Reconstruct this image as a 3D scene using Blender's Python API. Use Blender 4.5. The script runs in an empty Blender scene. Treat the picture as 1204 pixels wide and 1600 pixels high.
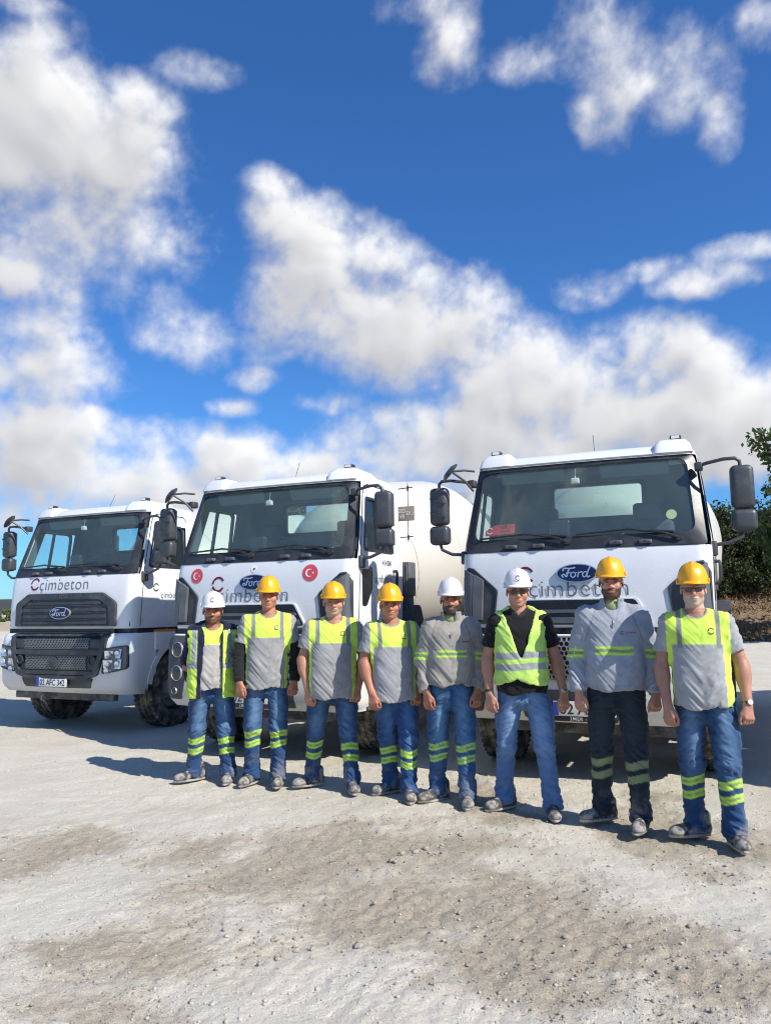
import bpy, bmesh, math, random
import numpy as np
from mathutils import Vector, Matrix

scene = bpy.context.scene
COL = scene.collection
R = math.radians
# ------------------------------------------------------------------ camera
F_PX, PITCH, ROLL, CAM_H = 1222.4, .12211, .01326, 1.5235     # photograph is 1204 x 1600
cam_data = bpy.data.cameras.new('camera')
cam = bpy.data.objects.new('camera', cam_data)
COL.objects.link(cam)
cam_data.sensor_fit = 'VERTICAL'
cam_data.sensor_height = 24.0
cam_data.lens = 24.0 * F_PX / 1600
cam_data.clip_end = 20000
cam.matrix_world = (Matrix.Translation((0, 0, CAM_H)) @ Matrix.Rotation(math.pi / 2 + PITCH, 4, 'X')
                    @ Matrix.Rotation(-ROLL, 4, 'Z'))
scene.camera = cam

def ray(px, py):
    X, Y = px - 602, py - 800
    cr, sr = math.cos(ROLL), math.sin(ROLL)
    x = X * cr - Y * sr; y = X * sr + Y * cr
    cp, sp = math.cos(PITCH), math.sin(PITCH)
    return Vector((x / F_PX, cp + sp * y / F_PX, sp - cp * y / F_PX))
def ground_at(px, py, z=0.0):
    v = ray(px, py); t = (z - CAM_H) / v.z
    return Vector((0, 0, CAM_H)) + v * t
def at_depth(px, py, Y):
    v = ray(px, py)
    return Vector((0, 0, CAM_H)) + v * (Y / v.y)

# ------------------------------------------------------------------ render / exposure
scene.render.engine = 'CYCLES'
scene.cycles.use_denoising = True
scene.cycles.filter_width = 1.1
scene.cycles.max_bounces = 8
scene.cycles.transparent_max_bounces = 16
scene.cycles.caustics_reflective = False
scene.cycles.caustics_refractive = False
scene.view_settings.view_transform = 'Standard'
scene.view_settings.look = 'None'
scene.view_settings.gamma = 1.0
scene.view_settings.use_curve_mapping = False
scene.view_settings.exposure = 0.42

# ------------------------------------------------------------------ sun
SUN_EL = R(41.0)
SUN_AZ = math.atan2(1.556, -1.262)              # compass-like: from +Y towards +X
sun_dir = Vector((math.sin(SUN_AZ) * math.cos(SUN_EL), math.cos(SUN_AZ) * math.cos(SUN_EL), math.sin(SUN_EL)))
sl = bpy.data.lights.new('sun', 'SUN')
sl.energy = 4.6; sl.angle = R(0.53); sl.color = (1.0, .94, .85)
so = bpy.data.objects.new('sun', sl); COL.objects.link(so)
so.rotation_euler = sun_dir.to_track_quat('Z', 'Y').to_euler()
so.location = sun_dir * 60

# ------------------------------------------------------------------ world: sky and clouds
world = bpy.data.worlds.new('World'); scene.world = world
world.use_nodes = True
world.cycles.sampling_method = 'MANUAL'
world.cycles.sample_map_resolution = 512

class NT:
    """small helper to write node trees as expressions"""
    def __init__(s, tree): s.t = tree
    def n(s, kind, ins=None, **kw):
        nd = s.t.nodes.new(kind)
        for k, v in kw.items(): setattr(nd, k, v)
        for k, v in (ins or {}).items():
            sock = nd.inputs[k]
            if isinstance(v, bpy.types.NodeSocket): s.t.links.new(v, sock)
            else: sock.default_value = v
        return nd
    def m(s, op, a, b=None, c=None, clamp=False):
        ins = {0: a}
        if b is not None: ins[1] = b
        if c is not None: ins[2] = c
        nd = s.n('ShaderNodeMath', ins, operation=op); nd.use_clamp = clamp
        return nd.outputs[0]
    def v(s, op, a, b=None, c=None, out=0):
        ins = {0: a}
        if b is not None: ins[1] = b
        if c is not None: ins[2] = c
        return s.n('ShaderNodeVectorMath', ins, operation=op).outputs[out]
    def mix(s, f, a, b, blend='MIX'):
        nd = s.n('ShaderNodeMix', None, data_type='RGBA', blend_type=blend)
        for sock, v in ((nd.inputs[0], f), (nd.inputs[6], a), (nd.inputs[7], b)):
            if isinstance(v, bpy.types.NodeSocket): s.t.links.new(v, sock)
            else: sock.default_value = v if not (isinstance(v, tuple) and len(v) == 3) else (*v, 1)
        return nd.outputs[2]
    def noise(s, vec, scale, detail=4, rough=.5, dist=0.0, w=None):
        ins = {'Scale': scale, 'Detail': detail, 'Roughness': rough, 'Distortion': dist}
        if vec is not None: ins['Vector'] = vec
        nd = s.n('ShaderNodeTexNoise', ins)
        return nd.outputs[0]
    def ramp(s, f, lo, hi, a=0.0, b=1.0, smooth=True):
        nd = s.n('ShaderNodeMapRange', {0: f, 1: lo, 2: hi, 3: a, 4: b})
        nd.interpolation_type = 'SMOOTHSTEP' if smooth else 'LINEAR'
        return nd.outputs[0]


# numpy lattice noise, used for the sky, the ground and the cloth
def _hash(ix, iy, iz, seed):
    h = (ix.astype(np.int64) * 374761393 + iy.astype(np.int64) * 668265263 + iz.astype(np.int64) * 2147483647 + seed * 974634541) & 0xffffffff
    h = ((h ^ (h >> 13)) * 1274126177) & 0xffffffff
    h = ((h ^ (h >> 16)) * 2246822519) & 0xffffffff
    return ((h ^ (h >> 15)) & 0xffffff).astype(np.float32) / np.float32(0xffffff)
def vnoise(P, seed=0):
    """value noise in 0..1 at points P (n,3)"""
    fl = np.floor(P); fr = (P - fl).astype(np.float32); I = fl.astype(np.int64)
    w = fr * fr * fr * (fr * (fr * 6 - 15) + 10)
    out = np.zeros(len(P), np.float32)
    for a in (0, 1):
        wx = w[:, 0] if a else 1 - w[:, 0]
        for b in (0, 1):
            wy = w[:, 1] if b else 1 - w[:, 1]
            for c in (0, 1):
                wz = w[:, 2] if c else 1 - w[:, 2]
                out += wx * wy * wz * _hash(I[:, 0] + a, I[:, 1] + b, I[:, 2] + c, seed)
    return out
def fbm(P, octaves=5, rough=.5, seed=0, lac=2.03):
    s = np.zeros(len(P), np.float32); a = 1.0; t = 0.0; Q = np.asarray(P, np.float64)
    for o in range(octaves):
        s += a * vnoise(Q + o * 17.31, seed + o); t += a; a *= rough; Q = Q * lac
    return s / t
def sstep(x, lo, hi):
    t = np.clip((x - lo) / (hi - lo), 0, 1); return t * t * (3 - 2 * t)

def sky_nodes(N, d):
    sky = N.n('ShaderNodeTexSky', None, sky_type='NISHITA')
    sky.sun_disc = False                                    # frees the node's direction input
    N.t.links.new(d, sky.inputs[0])
    sky.sun_elevation = SUN_EL; sky.sun_rotation = SUN_AZ
    sky.altitude = 900; sky.air_density = 1.25; sky.dust_density = .35; sky.ozone_density = 3.0
    return N.mix(1.0, sky.outputs[0], SKY_TINT, 'MULTIPLY')

def build_world():
    t = world.node_tree; t.nodes.clear(); N = NT(t)
    d = N.v('NORMALIZE', N.n('ShaderNodeTexCoord').outputs['Generated'])
    skyc = sky_nodes(N, d)
    # scattered cumulus all the way round, as in view
    n1 = N.noise(d, 3.2, 6.0, .56)
    dens = N.ramp(n1, .58, .65)
    cl = N.mix(N.ramp(n1, .58, .74), CLOUD_LIGHT, CLOUD_DARK)
    col = N.mix(dens, skyc, cl)
    bg = N.n('ShaderNodeBackground', {'Color': col, 'Strength': SKY_STRENGTH})
    N.n('ShaderNodeOutputWorld', {'Surface': bg.outputs[0]})

def cloud_field(D, soft=False):
    """how much cloud there is in each direction of D (n,3)"""
    D = D / np.linalg.norm(D, axis=1)[:, None]
    W = np.stack([fbm(D * 6 + k * 31.7, 4, .55, 50 + k) for k in range(3)], 1) - .5
    Q = D + W * np.array([.055, .055, .05])
    Q /= np.linalg.norm(Q, axis=1)[:, None]
    az = np.arctan2(Q[:, 0], Q[:, 1]); el = np.arcsin(Q[:, 2])
    acc = np.full(len(D), -1.4)
    for b in CLOUDS:
        px, py, rx, ry = b[:4]; w = b[4] if len(b) > 4 else 1.0
        v = ray(px, py).normalized()
        a, e = math.atan2(v.x, v.y), math.asin(v.z)
        q = ((az - a) / (rx / F_PX)) ** 2 + ((el - e) / (ry / F_PX * .95)) ** 2
        f = w * (1 - .55 * q)
        k = .22; h = np.clip(.5 + .5 * (acc - f) / k, 0, 1)
        acc = f * (1 - h) + acc * h + k * h * (1 - h)
    acc = np.maximum(acc, -1.4)
    n1 = fbm(D * 10, 3 if soft else 7, .56, 7)
    b1 = 1 - np.abs(2 * fbm(Q * 22, 2 if soft else 3, .5, 23) - 1)          # puffs
    b2 = .75 if soft else 1 - np.abs(2 * fbm(Q * 55, 3, .5, 29) - 1)
    return (acc + (n1 - .5) * 2.6 - (b1 - .75) * .65 - (b2 - .75) * .26).astype(np.float32)

def build_sky_dome():
    az = np.radians(np.arange(-62, 62.01, .17)); el = np.radians(np.arange(-4, 72.01, .17))
    A, E = np.meshgrid(az, el)
    D = np.stack([np.sin(A) * np.cos(E), np.cos(A) * np.cos(E), np.sin(E)], -1).reshape(-1, 3)
    f0 = cloud_field(D)
    # light marched through the cloud towards the sun (up and to the right)
    S = np.array([.45, -.05, .89])
    tau = np.zeros(len(D), np.float32); L = 0.0
    idx = np.where(f0 > -.3)[0]; f1 = f0.copy(); f1[idx] = cloud_field(D[idx], True)
    relief = np.zeros(len(D), np.float32)
    for st, wt in ((.012, .6), (.03, .8), (.06, 1.0), (.10, .9)):
        fs_ = cloud_field(D[idx] + S * st, True)
        if .02 < st < .04: relief[idx] += np.clip((f1[idx] - fs_) * .34, -.25, .25)
        tau[idx] += wt * np.clip(fs_ - .1, 0, 1.6)
    light = np.exp(-tau * .5)
    rim = np.clip(1.15 - f0 * .55, 0, 1)
    shade = np.clip(.20 + .80 * light + .10 * rim + .75 * relief, 0, 1)
    n, m = A.shape
    me = bpy.data.meshes.new('sky')
    I = np.arange(n * m).reshape(n, m)
    quads = np.stack([I[:-1, :-1], I[:-1, 1:], I[1:, 1:], I[1:, :-1]], -1).reshape(-1, 4)
    fast_mesh(me, D * 6000.0, quads)
    for nm, arr in (('field', f0), ('shade', shade)):
        at = me.attributes.new(nm, 'FLOAT', 'POINT'); at.data.foreach_set('value', arr.astype(np.float32))
    me.polygons.foreach_set('use_smooth', np.ones(len(me.polygons), bool))
    mat = bpy.data.materials.new('sky_with_clouds'); mat.use_nodes = True
    t = mat.node_tree; t.nodes.clear(); N = NT(t)
    d = N.v('NORMALIZE', N.n('ShaderNodeNewGeometry').outputs['Position'])
    skyc = sky_nodes(N, d)
    f = N.n('ShaderNodeAttribute', None, attribute_name='field').outputs['Fac']
    sh = N.n('ShaderNodeAttribute', None, attribute_name='shade').outputs['Fac']
    fine = N.m('SUBTRACT', N.noise(d, 95.0, 5.0, .62), .5)
    f = N.m('MULTIPLY_ADD', fine, .5, f)
    sh = N.m('MULTIPLY_ADD', fine, -.10, sh, clamp=True)
    dens = N.m('MULTIPLY', N.ramp(f, -.3, 1.25), N.ramp(f, .0, 1.5, .55, .99))
    cl = N.mix(sh, CLOUD_DARK, CLOUD_LIGHT)
    em = N.n('ShaderNodeEmission', {'Color': N.mix(dens, skyc, cl), 'Strength': SKY_STRENGTH})
    N.n('ShaderNodeOutputMaterial', {'Surface': em.outputs[0]})
    mat.cycles.emission_sampling = 'NONE'
    me.materials.append(mat)
    o = bpy.data.objects.new('sky', me); COL.objects.link(o)
    o['kind'] = 'structure'; o['label'] = 'deep blue sky with bright white cumulus clouds'
def fast_mesh(me, V, Q):
    V = np.asarray(V, np.float32); Q = np.asarray(Q, np.int32); k = Q.shape[1]
    me.vertices.add(len(V)); me.vertices.foreach_set('co', V.ravel())
    me.loops.add(Q.size); me.loops.foreach_set('vertex_index', Q.ravel())
    me.polygons.add(len(Q)); me.polygons.foreach_set('loop_start', np.arange(0, Q.size, k, dtype=np.int32))
    me.update(calc_edges=True)
SKY_STRENGTH = .1
SKY_TINT = (.33, .68, 1.12)
CLOUD_DARK = (3.7, 3.72, 3.95)
CLOUD_LIGHT = (7.7, 7.7, 7.7)
CLOUDS = [
 # the mass at upper left and its lower lobes
 (40,150,110,75,1.2),(60,235,170,85,1.2),(170,250,90,70),(215,150,60,26,.9),(190,205,50,60,.8),(150,380,150,68,1.25),(40,400,130,62,1.1),(270,395,70,62,.95),
 (200,460,90,30,.8),(278,515,78,38,1.1),(45,505,80,40,.95),(95,580,95,50,1.0),(10,560,60,50,.8),(150,630,60,22,.6),
 # the bank low on the left
 (40,690,150,50,1.2),(190,680,110,40,1.1),(130,750,240,60,1.5),(20,790,160,60,1.4),(360,705,62,46,1.35),(460,725,75,36,1.25),(300,765,190,40,1.4),(540,760,120,36,1.2),
 # the long mass running down to the right
 (422,290,44,30,1.0),(420,345,42,50,.9),(500,370,90,58,1.2),(570,385,80,50,1.1),(480,450,90,62,1.2),(530,500,130,75,1.3),(620,530,120,80,1.3),(720,530,120,70,1.2),
 (800,570,110,70,1.2),(880,620,140,70,1.3),(930,570,70,60,1.1),(1020,560,72,62,1.3),(1090,610,80,60,1.1),(1000,660,240,66,1.5),(760,690,220,62,1.4),(650,720,150,55,1.3),
 (1150,660,130,60,1.3),(1150,730,150,40,1.2),(900,740,260,40,1.3),
 # loose scraps
 (945,100,60,66,.86),(1000,120,60,34,.74),(1065,105,55,44,.74),(920,165,34,30,.62),(845,92,42,20,.52),(1122,190,20,34,.45),
 (650,10,62,32,.60),(700,50,44,55,.62),(1180,376,58,18,.85),(1125,425,74,24,.80),(1035,408,40,14,.5),(905,440,48,20,.60),
 (515,628,52,16,.68),(362,628,28,12,.66),(300,105,50,18,.5),(20,8,50,16,.7),(1190,30,36,24,.62),(410,588,34,15,.7),(600,660,60,34,.9),
]
build_world()
build_sky_dome()
# ------------------------------------------------------------------ object helpers
def empty(name, loc=(0, 0, 0), rz=0.0):
    o = bpy.data.objects.new(name, None); COL.objects.link(o)
    o.location = loc; o.rotation_euler = (0, 0, rz); o.empty_display_size = .2
    return o
def tag(o, label, cat=None, group=None, kind=None):
    o['label'] = label
    if cat: o['category'] = cat
    if group: o['group'] = group
    if kind: o['kind'] = kind
    return o
def link(name, me, parent=None, mat=None, loc=None):
    o = bpy.data.objects.new(name, me); COL.objects.link(o)
    if mat is not None and len(me.materials) == 0: me.materials.append(mat)
    if parent is not None: o.parent = parent
    if loc is not None: o.location = loc
    return o

class MB:
    """collects simple shapes into one mesh"""
    def __init__(s): s.V = []; s.F = []; s.M = []; s.mi = 0
    def add(s, verts, faces):
        b = len(s.V); s.V += [tuple(v) for v in verts]
        s.F += [tuple(i + b for i in f) for f in faces]; s.M += [s.mi] * len(faces)
        return s
    def hexa(s, p):      # 8 points: bottom loop 0-3, top loop 4-7
        return s.add(p, [(3, 2, 1, 0), (4, 5, 6, 7), (0, 1, 5, 4), (1, 2, 6, 5), (2, 3, 7, 6), (3, 0, 4, 7)])
    def box(s, c, d, bev=0.0, rot=None):
        hx, hy, hz = d[0] / 2, d[1] / 2, d[2] / 2
        c = Vector(c)
        if bev <= 0:
            P = [Vector(q) for q in ((-hx, -hy, -hz), (hx, -hy, -hz), (hx, hy, -hz), (-hx, hy, -hz), (-hx, -hy, hz), (hx, -hy, hz), (hx, hy, hz), (-hx, hy, hz))]
            if rot is not None: P = [rot @ q for q in P]
            return s.hexa([c + q for q in P])
        bm = bmesh.new(); bmesh.ops.create_cube(bm, size=1)
        for v in bm.verts: v.co = Vector((v.co.x * d[0], v.co.y * d[1], v.co.z * d[2]))
        bmesh.ops.bevel(bm, geom=bm.edges[:], offset=min(bev, hx * .98, hy * .98, hz * .98), segments=3, affect='EDGES', profile=.5)
        bm.verts.index_update()
        P = [v.co.copy() for v in bm.verts]
        if rot is not None: P = [rot @ q for q in P]
        s.add([c + q for q in P], [[v.index for v in f.verts] for f in bm.faces]); bm.free()
        return s
    def tube(s, pts, r, n=10, cap=True, closed=False):
        pts = [Vector(p) for p in pts]; m = len(pts)
        rr = r if isinstance(r, (list, tuple)) else [r] * m
        V = []; up = None
        for i, p in enumerate(pts):
            a = pts[(i - 1) % m] if (i > 0 or closed) else p
            b = pts[(i + 1) % m] if (i < m - 1 or closed) else p
            t = (b - a).normalized()
            if up is None:
                up = t.orthogonal().normalized()
            up = (up - t * up.dot(t)).normalized(); w = t.cross(up)
            for k in range(n):
                an = 2 * math.pi * k / n
                V.append(p + (up * math.cos(an) + w * math.sin(an)) * rr[i])
        F = []
        for i in range(m if closed else m - 1):
            for k in range(n):
                j = (i + 1) % m
                F.append((i * n + k, i * n + (k + 1) % n, j * n + (k + 1) % n, j * n + k))
        if cap and not closed:
            F.append(tuple(range(n - 1, -1, -1))); F.append(tuple((m - 1) * n + k for k in range(n)))
        return s.add(V, F)
    def lathe(s, prof, n=32, o=(0, 0, 0), ax=(0, 0, 1), arc=None):
        """prof: list of (radius, height along axis)"""
        ax = Vector(ax).normalized(); u = ax.orthogonal().normalized(); w = ax.cross(u); o = Vector(o)
        V = []
        full = arc is None
        N_ = n if full else n + 1
        for (r, h) in prof:
            for k in range(N_):
                an = 2 * math.pi * k / n if full else arc[0] + (arc[1] - arc[0]) * k / n
                V.append(o + ax * h + (u * math.cos(an) + w * math.sin(an)) * r)
        F = []
        for i in range(len(prof) - 1):
            for k in range(N_ if full else n):
                F.append((i * N_ + k, i * N_ + (k + 1) % N_, (i + 1) * N_ + (k + 1) % N_, (i + 1) * N_ + k))
        return s.add(V, F)
    def prism(s, poly, a, b, f):
        """poly of 2d points, extruded from a to b; f(u, v, t) -> 3d"""
        n = len(poly)
        V = [f(u, v, a) for u, v in poly] + [f(u, v, b) for u, v in poly]
        F = [tuple(range(n - 1, -1, -1)), tuple(range(n, 2 * n))] + [(i, (i + 1) % n, n + (i + 1) % n, n + i) for i in range(n)]
        return s.add(V, F)
    def mesh(s, name, mats=None, smooth=40, fixn=True):
        me = bpy.data.meshes.new(name)
        me.from_pydata(s.V, [], s.F)
        for m in (mats or []): me.materials.append(m)
        if any(s.M): me.polygons.foreach_set('material_index', s.M)
        if fixn:
            bm = bmesh.new(); bm.from_mesh(me)
            bmesh.ops.recalc_face_normals(bm, faces=bm.faces[:]); bm.to_mesh(me); bm.free()
        if smooth:
            me.polygons.foreach_set('use_smooth', np.ones(len(me.polygons), bool))
            me.set_sharp_from_angle(angle=R(smooth))
        me.update()
        return me
    def build(s, name, mat, parent=None, smooth=40, loc=None, fixn=True):
        return link(name, s.mesh(name, [mat] if not isinstance(mat, (list, tuple)) else list(mat), smooth, fixn), parent, None, loc)

def rrect(x0, x1, z0, z1, r, n=5):
    P = []
    for cx, cz, a0 in ((x1 - r, z0 + r, -90), (x1 - r, z1 - r, 0), (x0 + r, z1 - r, 90), (x0 + r, z0 + r, 180)):
        for k in range(n + 1):
            a = R(a0 + 90 * k / n); P.append((cx + r * math.cos(a), cz + r * math.sin(a)))
    return P

_text = {}
def text2d(s, size=1.0, shear=0.0, offset=0.0, spacing=1.0):
    """letters as flat polygons, centred: list of 2d verts and faces"""
    key = (s, shear, offset, spacing)
    if key not in _text:
        cu = bpy.data.curves.new('letters', 'FONT'); cu.body = s; cu.size = 1.0; cu.shear = shear
        cu.offset = offset; cu.space_character = spacing; cu.align_x = 'CENTER'; cu.resolution_u = 4
        ob = bpy.data.objects.new('letters', cu); COL.objects.link(ob)
        dg = bpy.context.evaluated_depsgraph_get(); dg.update()
        me = bpy.data.meshes.new_from_object(ob.evaluated_get(dg))
        _text[key] = ([(v.co.x, v.co.y) for v in me.vertices], [tuple(p.vertices) for p in me.polygons])
        bpy.data.meshes.remove(me); bpy.data.objects.remove(ob); bpy.data.curves.remove(cu)
    V, F = _text[key]
    return [(x * size, y * size) for x, y in V], F

# ------------------------------------------------------------------ materials
def srgb(r, g, b):
    f = lambda c: ((c / 255 + .055) / 1.055) ** 2.4 if c > 10 else c / 255 / 12.92
    return (f(r), f(g), f(b))
MATS = {}
def mat(name, col, rough=.5, metal=0.0, dirt=0.0, dirt_col=(.42, .38, .33), bump=0.0, bscale=60.0, spec=.5, coat=0.0, low=None, noise=6.0):
    """principled with a worn, dusty coat; low=(z0,z1): more dust towards the wheels"""
    m = bpy.data.materials.new(name); m.use_nodes = True
    t = m.node_tree; t.nodes.clear(); N = NT(t)
    bs = t.nodes.new('ShaderNodeBsdfPrincipled')
    tc = N.n('ShaderNodeTexCoord').outputs['Object']
    c = (*col, 1)
    rg = rough
    if dirt > 0:
        n = N.noise(tc, noise, 6.0, .62)
        n2 = N.noise(tc, noise * 9, 3.0, .6)
        f = N.m('MULTIPLY', N.ramp(n, .40, .78), dirt)
        f = N.m('MULTIPLY_ADD', N.ramp(n2, .5, .75), dirt * .35, f)
        if low:
            z = N.n('ShaderNodeSeparateXYZ', {0: tc}).outputs[2]
            zz = N.m('MULTIPLY_ADD', N.m('SUBTRACT', n, .5), .5, z)
            f = N.m('MULTIPLY_ADD', N.ramp(zz, low[1], low[0]), low[2], f, clamp=True)
        c = N.mix(f, c, (*dirt_col, 1))
        rg = N.m('MULTIPLY_ADD', f, .5, rough, clamp=True)
    for k, v in (('Base Color', c), ('Roughness', rg), ('Metallic', metal), ('Specular IOR Level', spec), ('Coat Weight', coat)):
        if isinstance(v, bpy.types.NodeSocket): t.links.new(v, bs.inputs[k])
        else: bs.inputs[k].default_value = v
    if bump:
        b = N.n('ShaderNodeBump', {'Strength': bump, 'Distance': .004, 'Height': N.noise(tc, bscale, 4.0, .6)})
        t.links.new(b.outputs[0], bs.inputs['Normal'])
    N.n('ShaderNodeOutputMaterial', {'Surface': bs.outputs[0]})
    MATS[name] = m
    return m
def glass_mat(name, tint, reflect=1.0, dust=.06):
    """thin window glass: fresnel reflection over a tinted pane, with a film of dust"""
    m = bpy.data.materials.new(name); m.use_nodes = True
    t = m.node_tree; t.nodes.clear(); N = NT(t)
    ge = N.n('ShaderNodeNewGeometry')
    ci = N.m('ABSOLUTE', N.v('DOT_PRODUCT', ge.outputs['Normal'], ge.outputs['Incoming'], out=1))
    fr = N.m('MULTIPLY_ADD', N.m('POWER', N.m('SUBTRACT', 1.0, ci, clamp=True), 5.0), .92, .07)   # both faces of a thin pane
    tr = N.n('ShaderNodeBsdfTransparent', {'Color': (*tint, 1)})
    gl = N.n('ShaderNodeBsdfGlossy', {'Color': (1, 1, 1, 1), 'Roughness': .02})
    mx = N.n('ShaderNodeMixShader', {0: N.m('MULTIPLY', fr, reflect, clamp=True), 1: tr.outputs[0], 2: gl.outputs[0]})
    tc = N.n('ShaderNodeTexCoord').outputs['Object']
    dn = N.m('MULTIPLY', N.ramp(N.noise(tc, 2.0, 5.0, .6, .6), .2, .85, .65, 1.1), dust * .5)
    df = N.n('ShaderNodeBsdfDiffuse', {'Color': (.36, .48, .46, 1)})
    m2 = N.n('ShaderNodeMixShader', {0: dn, 1: mx.outputs[0], 2: df.outputs[0]})
    N.n('ShaderNodeOutputMaterial', {'Surface': m2.outputs[0]})
    MATS[name] = m
    return m
M = MATS
mat('white_paint', (.735, .75, .765), .26, coat=.35, dirt=.24, dirt_col=(.52, .49, .45), low=(1.0, 1.6, .18), noise=2.5)
mat('bumper_white', (.76, .77, .78), .35, coat=.2, dirt=.25, dirt_col=(.5, .47, .43), low=(.45, 1.1, .45), noise=4)
mat('cream_drum', (.60, .575, .525), .45, coat=.1, dirt=.30, dirt_col=(.58, .54, .48), noise=1.6)
mat('black_frame', (.022, .024, .028), .38, dirt=.22, dirt_col=(.16, .16, .16), noise=5)
mat('dark_plastic', (.035, .042, .052), .5, dirt=.35, dirt_col=(.20, .195, .185), noise=6)
mat('grey_plastic', (.10, .11, .125), .5, dirt=.3, dirt_col=(.25, .24, .22), noise=6)
mat('mirror_plastic', (.05, .055, .062), .42, dirt=.25, dirt_col=(.18, .18, .18), noise=8)
mat('interior', (.11, .145, .155), .8)
mat('interior_light', (.19, .20, .20), .8)
mat('seat_cloth', (.055, .07, .10), .9)
mat('chrome', (.75, .76, .78), .16, 1.0)
mat('steel', (.38, .38, .38), .42, .8, dirt=.4, noise=8)
mat('lamp_reflector', (.82, .83, .84), .38, .85)
mat('lamp_dark', (.03, .03, .035), .3)
mat('chassis', (.035, .034, .032), .7, dirt=.75, dirt_col=(.30, .27, .23), noise=5)
mat('rubber', (.045, .042, .038), .9, dirt=1.0, dirt_col=(.36, .32, .26), bump=.4, noise=7)
mat('rim_steel', (.30, .30, .30), .55, .4, dirt=.7, noise=9)
mat('amber', (.75, .24, .02), .35)
mat('red_lens', (.45, .02, .02), .3)
mat('logo_red', srgb(105, 22, 48), .4)
mat('logo_grey', srgb(102, 106, 112), .4)
mat('logo_black', (.02, .02, .022), .4)
mat('flag_red', srgb(205, 78, 88), .4)
mat('flag_white', (.82, .80, .80), .4)
mat('oval_blue', (.006, .010, .060), .35, coat=.1)
mat('oval_silver', (.62, .64, .67), .3, .7)
mat('plate_white', (.78, .78, .77), .45, dirt=.3)
mat('plate_blue', (.02, .06, .42), .4)
mat('sticker_red', (.62, .035, .03), .5)
mat('paper_white', (.75, .75, .74), .7)
mat('sign_brown', (.26, .22, .16), .6, dirt=.5)
mat('mirror_glass', (.8, .82, .84), .03, 1.0)
glass_mat('wind_glass', (.86, .97, .94), 1.1, .26)
glass_mat('lamp_lens', (.97, .98, .98), .5, .05)
glass_mat('door_glass', (.84, .94, .91), 1.0, .06)
mat('dark_glass', (.012, .016, .02), .06, spec=.8)
# ------------------------------------------------------------------ the mixer trucks
def interp(tab, z):
    zs, vs = zip(*tab)
    return float(np.interp(z, zs, vs))
YC = [(1.30, -.095), (1.36, -.105), (1.70, -.10), (1.95, -.07), (2.03, -.045), (2.15, 0), (2.86, .235), (2.92, .262), (2.965, .31), (2.995, .37), (3.01, .46)]
WW = [(1.30, 1.105), (2.03, 1.12), (2.15, 1.115), (2.86, 1.035), (2.92, 1.015), (2.965, .985), (2.995, .94), (3.01, .87)]
BOW, CR, REAR = .05, .13, 1.30
def cab_y(x, z, off=0.0):
    W_, yc = interp(WW, z), interp(YC, z)
    a = min(abs(x), W_ - .002); y = yc + BOW * (min(a, W_ - CR) / W_) ** 2
    if a > W_ - CR:
        q = a - (W_ - CR); y += CR - math.sqrt(max(0, CR * CR - q * q))
    return y - off
def cab_side(y, z, s=1, off=0.0): return (s * (interp(WW, z) + off), y, z)
def ring(z, inset=0.0, n_front=12, n_corner=5):
    """half outline of the cab at height z, from the front centre round to the rear centre"""
    W_, yc = interp(WW, z) - inset, interp(YC, z) + inset
    P = []
    for k in range(n_front + 1):
        x = (W_ - CR) * k / n_front; P.append((x, yc + BOW * (x / W_) ** 2))
    y2 = P[-1][1]
    for k in range(1, n_corner + 1):
        a = R(-90 + 90 * k / n_corner); P.append((W_ - CR + CR * math.cos(a), y2 + CR + CR * math.sin(a)))
    y0, y1 = P[-1][1], REAR - inset - .05
    for t in (.1, .25, .4, .55, .7, .78, .9, 1): P.append((W_, y0 + (y1 - y0) * t))
    P.append((W_ - .05, REAR - inset))
    for x in (.7, .47, .3, .15, 0): P.append((x, REAR - inset))
    return P
NF, NC = 12, 5
LEVELS = [1.33, 1.42, 1.6, 1.8, 1.95, 2.03, 2.13, 2.3, 2.45, 2.6, 2.71, 2.80, 2.88, 2.92, 2.965, 2.995, 3.01]
def cab_groups(inset, levels):
    """faces of the cab shell sorted into body, doors; windows left open"""
    half = [ring(z, inset) for z in levels]; n = len(half[0])
    out = {'cab': MB(), 'door_l': MB(), 'door_r': MB()}
    for s, key in ((1, 'door_r'), (-1, 'door_l')):
        for i in range(len(levels) - 1):
            z0, z1 = levels[i], levels[i + 1]; zm = (z0 + z1) / 2
            for j in range(n - 1):
                g = 'cab'
                if j < NF + 4 and 2.03 < zm < 2.88: continue
                side = j - (NF + NC)
                if 1 <= side <= 5 and 2.13 < zm < 2.71: continue
                if 0 <= side <= 6 and zm < 2.85: g = key
                if j >= n - 4 and 2.45 < zm < 2.80: continue
                if s > 0 and g == 'cab' and zm > 2.88: pass
                p = lambda a, b: (s * half[a][b][0], half[a][b][1], levels[a])
                q = [p(i, j), p(i, j + 1), p(i + 1, j + 1), p(i + 1, j)]
                if j == n - 2 and False: continue
                out[g].add(q, [(0, 1, 2, 3) if s > 0 else (3, 2, 1, 0)])
    top = half[-1]
    loop = [(x, y, levels[-1]) for x, y in top] + [(-x, y, levels[-1]) for x, y in top[-2:0:-1]]
    out['cab'].add(loop, [tuple(range(len(loop)))])
    return out
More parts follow.
